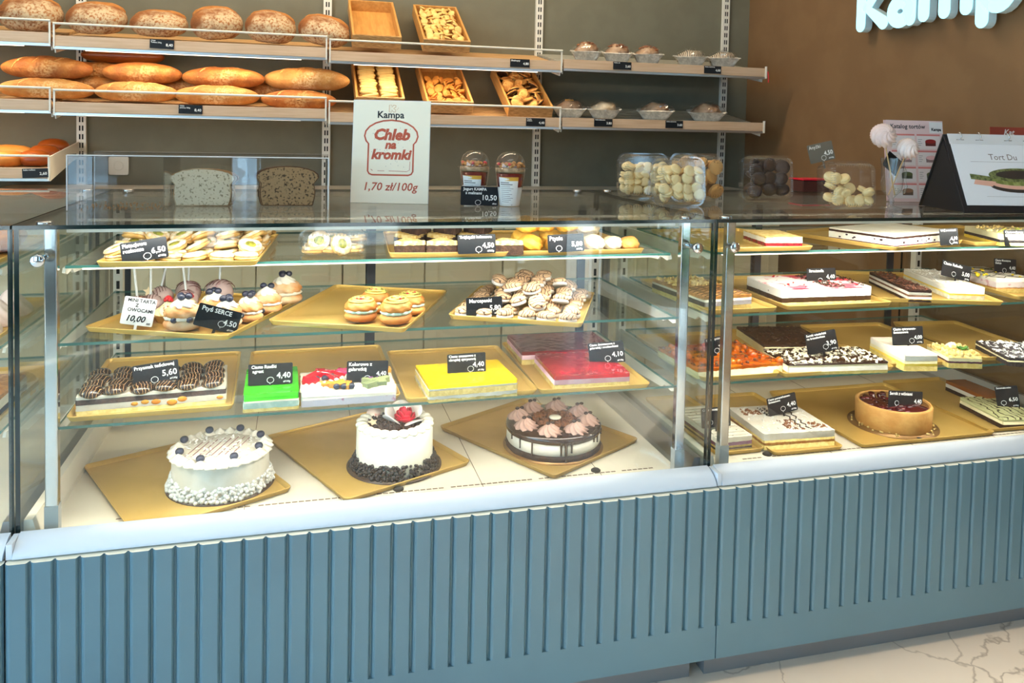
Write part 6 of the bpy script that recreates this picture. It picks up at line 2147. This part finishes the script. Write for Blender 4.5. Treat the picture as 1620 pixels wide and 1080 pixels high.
for x in (-0.105, -0.045, 0.045, 0.105):
    m.tube([(x + 0.0125 * 0, -0.005 - 0.010 * math.sin(a), L_ - 0.006 + 0.011 * math.cos(a)) for a in [math.pi * k / 10 for k in range(11)]], 0.0016, 6)
    m.box(x - 0.012, x + 0.012, -0.0052, -0.0044, L_ - 0.018, L_ - 0.0165)
m.build('ring', steel, t)
m = M()
m.T = T
m.text('Tort Du', 0.026, -0.030, L_ - 0.078, -0.0034, 'LEFT', 0, 0.0)
m.box(-0.09, 0.12, -0.0034, -0.0031, L_ - 0.085, L_ - 0.0845)
m.box(-0.07, 0.12, -0.0034, -0.0031, 0.048, 0.0484)
m.build('lettering', pm('brown_ink', (128, 112, 104), rough=0.6), t)
m = M()
m.T = T
el = lambda cx, cz, a, b, n=26, a0=0, a1=360: [(cx + a * math.cos(R(a0 + (a1 - a0) * k / (n - 1))), cz + b * math.sin(R(a0 + (a1 - a0) * k / (n - 1)))) for k in range(n)]
cx_, cz_ = 0.045, 0.112
m.prism(el(cx_, cz_ - 0.030, 0.095, 0.022), -0.0034, -0.0031, 'y', 0)
m.prism(el(cx_, cz_ - 0.020, 0.095, 0.022), -0.0037, -0.0034, 'y', 1)
m.prism(el(cx_, cz_ - 0.010, 0.095, 0.021), -0.0040, -0.0037, 'y', 2)
m.prism(el(cx_, cz_ + 0.002, 0.092, 0.021), -0.0043, -0.0040, 'y', 3)
m.prism(el(cx_, cz_ + 0.003, 0.070, 0.013), -0.0046, -0.0043, 'y', 0)
m.prism([(-0.10, 0.085), (-0.045, 0.078), (-0.03, 0.092), (-0.09, 0.103)], -0.0049, -0.0046, 'y', 1)
m.prism([(-0.105, 0.100), (-0.045, 0.094), (-0.028, 0.106), (-0.105, 0.116)], -0.0052, -0.0049, 'y', 3)
m.build('cake_picture', [pm('print_dark', (52, 46, 44), rough=0.4), pm('print_pink', (228, 176, 156), rough=0.4), pm('print_green', (150, 160, 100), (110, 120, 60), sc=60, rough=0.4), pm('print_crumb', (120, 128, 84), (70, 80, 44), sc=120, rough=0.4)], t)
t = thing('red_leaflet', 'dark red leaflet with white script standing behind the binder', 'leaflet', (2.69, 0.28, TOP), -6, rx=-6)
M().box(-0.075, 0.075, 0, 0.0015, 0, 0.245).build('sheet', pm('dark_red_paper', (150, 64, 50), rough=0.5), t)
M().text('Kat', 0.026, -0.028, 0.220, -0.0005, 'LEFT', 0.25, 0.0004).build('lettering', chalk, t)
# low dark tub with a red lid
t = thing('storage_tub', 'low dark red tub with a red lid behind the clear boxes on the counter', 'tub', (2.325, 0.80, TOP))
M().box(-0.055, 0.055, -0.04, 0.04, 0.0005, 0.042).build('body', pm('tub_body', (74, 36, 34), rough=0.4), t, 0.004)
M().box(-0.058, 0.058, -0.043, 0.043, 0.0425, 0.048).build('lid', pm('tub_lid', (206, 16, 50), rough=0.35), t, 0.002)

# ------------------------------------------------------------------ lit sign on the brown wall
glow = pm('sign_glow', (170, 236, 255), emit=0.9)
signside = pm('sign_side', (214, 236, 240), rough=0.4)
t = thing('lit_sign', 'big pale blue glowing letters of the shop sign on the brown wall', 'sign', (ROOM_R, 1.115, 1.77), -90)
SW, XH = 0.054, 1.0


def letter(strokes, x):
    """rounded strokes, each a capsule run pushed out from the wall"""
    m = M()
    for pts in strokes:
        P = [Vector((a * XH, b * XH)) for a, b in pts]
        L, Q = [], []
        for i, p in enumerate(P):
            a = P[max(0, i - 1)]
            b = P[min(len(P) - 1, i + 1)]
            d = (b - a).normalized()
            nn = Vector((-d.y, d.x)) * SW / 2
            L.append(p + nn)
            Q.append(p - nn)
        d0 = (P[0] - P[1]).normalized()
        d1 = (P[-1] - P[-2]).normalized()
        cap = lambda c, d: [c + (Vector((-d.y, d.x)) * math.cos(g) + d * math.sin(g)) * SW / 2 for g in [math.pi * k / 8 for k in range(1, 8)]]
        c1 = [p for p in cap(P[-1], d1)]
        c0 = [p for p in cap(P[0], d0)]
        # outline as quads along the run plus two round ends
        for y0, y1, mi in ((-0.062, -0.060, 0), (-0.060, -0.028, 1)):
            for i in range(len(P) - 1):
                q = [L[i], L[i + 1], Q[i + 1], Q[i]]
                m.prism([(x + p.x, p.y) for p in q][::-1], y0, y1, 'y', mi)
            m.prism([(x + p.x, p.y) for p in [L[-1]] + c1 + [Q[-1]]][::-1], y0, y1, 'y', mi)
            m.prism([(x + p.x, p.y) for p in [Q[0]] + c0 + [L[0]]][::-1], y0, y1, 'y', mi)
    return m


arc = lambda cx, cy, r, a0, a1, n=14, ry=None: [(cx + r * math.cos(R(a0 + (a1 - a0) * k / n)), cy + (ry or r) * math.sin(R(a0 + (a1 - a0) * k / n))) for k in range(n + 1)]
A_ = [arc(0.272, 0.055, 0.042, 0, 360, 24, 0.036), [(0.325, 0.022), (0.325, 0.125)] + arc(0.272, 0.125, 0.053, 0, 140, 10, 0.052)]
LET = [
    [[(0.054, 0.027), (0.054, 0.33)], [(0.190, 0.205), (0.088, 0.092), (0.183, 0.024)]],
    A_,
    [[(0.391, 0.027), (0.391, 0.178)], arc(0.439, 0.130, 0.048, 180, 0, 10, 0.050) + [(0.487, 0.027)], arc(0.535, 0.130, 0.048, 180, 0, 10, 0.050) + [(0.583, 0.027)]],
    [[(0.650, -0.025), (0.650, 0.178)], arc(0.712, 0.085, 0.050, 180, 540, 24, 0.068)],
    [[(a + 0.600, b) for a, b in q] for q in A_],
]
for q in LET:
    o = letter(q, 0.0).build('letter', [glow, signside], t)

# ------------------------------------------------------------------ behind the camera: cafe table with a herb pot, mirrored in the glass
t = thing('cafe_table', 'round pale cafe table in front of the window, mirrored in the case glass', 'table', (2.067, -1.166, 0))
M().lathe([(0.37, 0.72), (0.38, 0.73), (0.375, 0.745), (0.001, 0.745)], 40).build('table_top', pm('table_white', (214, 226, 230), rough=0.3), t)
M().lathe([(0.03, 0.02), (0.03, 0.7195)], 16).build('column', steel, t)
M().lathe([(0.22, 0), (0.21, 0.018), (0.03, 0.0195)], 32).build('foot', steel, t)
t = thing('herb_pot', 'bushy green herb in a pot on the round table, mirrored in the case glass', 'plant', (1.98, -1.14, 0.7455))
M().lathe([(0.05, 0), (0.07, 0.10), (0.074, 0.105), (0.066, 0.10), (0.001, 0.095)], 24).build('pot', pm('pot_grey', (120, 122, 118), rough=0.6), t)
m = M()
r_ = random.Random(55)
for k in range(1500):
    a, q, zz_ = r_.uniform(0, 6.28), 0.25 * r_.random() ** 0.5, r_.uniform(0.06, 0.20)
    T = Matrix.Translation((q * math.cos(a), q * math.sin(a), zz_)) @ Euler((r_.uniform(-1, 1), r_.uniform(-1, 1), r_.uniform(0, 6.28))).to_matrix().to_4x4()
    m.add([(-0.016, 0, 0), (0, -0.007, 0.002), (0.018, 0, 0), (0, 0.007, 0.002)], [(0, 1, 2, 3)], 0, True, T)
m.build('foliage', leafg, t)
m = M()
for k in range(30):
    a, q = r_.uniform(0, 6.28), r_.uniform(0.05, 0.16)
    m.tube([(0, 0, 0.09), (q * 0.5 * math.cos(a), q * 0.5 * math.sin(a), 0.15), (q * math.cos(a), q * math.sin(a), r_.uniform(0.15, 0.22))], 0.0015, 5)
m.build('stem', leafg, t)

t = thing('street_tree', 'slim street tree outside the side window, mirrored in the case glass', 'tree', (3.85, -5.5, -0.02))
M().tube([(0, 0, 0), (0.04, 0.0, 1.5), (0.15, -0.05, 3.0), (0.5, -0.1, 4.6), (0.8, -0.1, 5.8)], 0.09, 10, taper=lambda u: 1 - 0.6 * u).build('trunk', pm('bark', (110, 84, 60), (84, 62, 44), sc=20, rough=0.9), t)
m = M()
r_ = random.Random(91)
for k in range(1500):
    d_ = Vector((r_.gauss(0, 1), r_.gauss(0, 1), r_.gauss(0, 1))).normalized() * r_.random() ** 0.4
    T = Matrix.Translation((0.85 + d_.x * 0.9, -0.16 + d_.y * 0.75, 6.2 + d_.z * 0.8)) @ Euler((r_.uniform(-1, 1), r_.uniform(-1, 1), r_.uniform(0, 6.28))).to_matrix().to_4x4()
    m.add([(-0.07, 0, 0), (0, -0.035, 0.01), (0.08, 0, 0), (0, 0.035, 0.01)], [(0, 1, 2, 3)], 0, True, T)
m.build('foliage', leafg, t)

# ------------------------------------------------------------------ pastries in the neighbouring case at the left edge
gp = 'pastries in the left neighbouring case'
tray('gold tray on the top shelf of the left neighbouring case', -0.23, 0.30, Z3, 0.33, 0.42, 0)
tray('gold tray on the middle shelf of the left neighbouring case', -0.23, 0.30, Z2, 0.33, 0.42, 0)
tray('gold tray on the lower shelf of the left neighbouring case', -0.23, 0.30, Z1, 0.33, 0.42, 0)
for i, (x, y, z, nm) in enumerate(((-0.13, 0.18, 0, 'front right'), (-0.22, 0.18, 0, 'front left'), (-0.12, 0.28, 0, 'middle right'), (-0.22, 0.28, 0, 'middle left'), (-0.13, 0.38, 0, 'rear right'), (-0.16, 0.24, 0.032, 'topmost'))):
    o = loaf_mesh(0.10, 0.075, 0.05, i, 1, 2.4, 0.03).build('pastry_roll', rollmat)
    place(o, (x, y, Z3 + 0.026 + z), 20 * i)
    tag(o, nm + ' brown pastry roll seen through the left end glass, top shelf', 'pastry', gp)
for i, (x, y, nm) in enumerate(((-0.12, 0.17, 'nearest'), (-0.12, 0.27, 'second'), (-0.12, 0.37, 'rearmost'))):
    o = M().swirl(0.045, 0.06, 9, 1.2, 0.08, 0, (0, 0, 0), 54, 12).build('meringue_mound', mer)
    place(o, (x, y, Z2 + 0.004), 0)
    tag(o, nm + ' pale meringue mound seen through the left end glass', 'meringue', gp)
slab('pale layered slab seen through the left end glass, lower shelf', 'layer_cake', -0.19, 0.24, Z1, 0.22, 0.22, 0,
     [('sponge_base', sponge_k, 0.012), ('white_cream', creamw, 0.02), ('brown_top', caramel, 0.006)])
# front coloured biscuit master of the ring biscuits keeps its own place on the tray
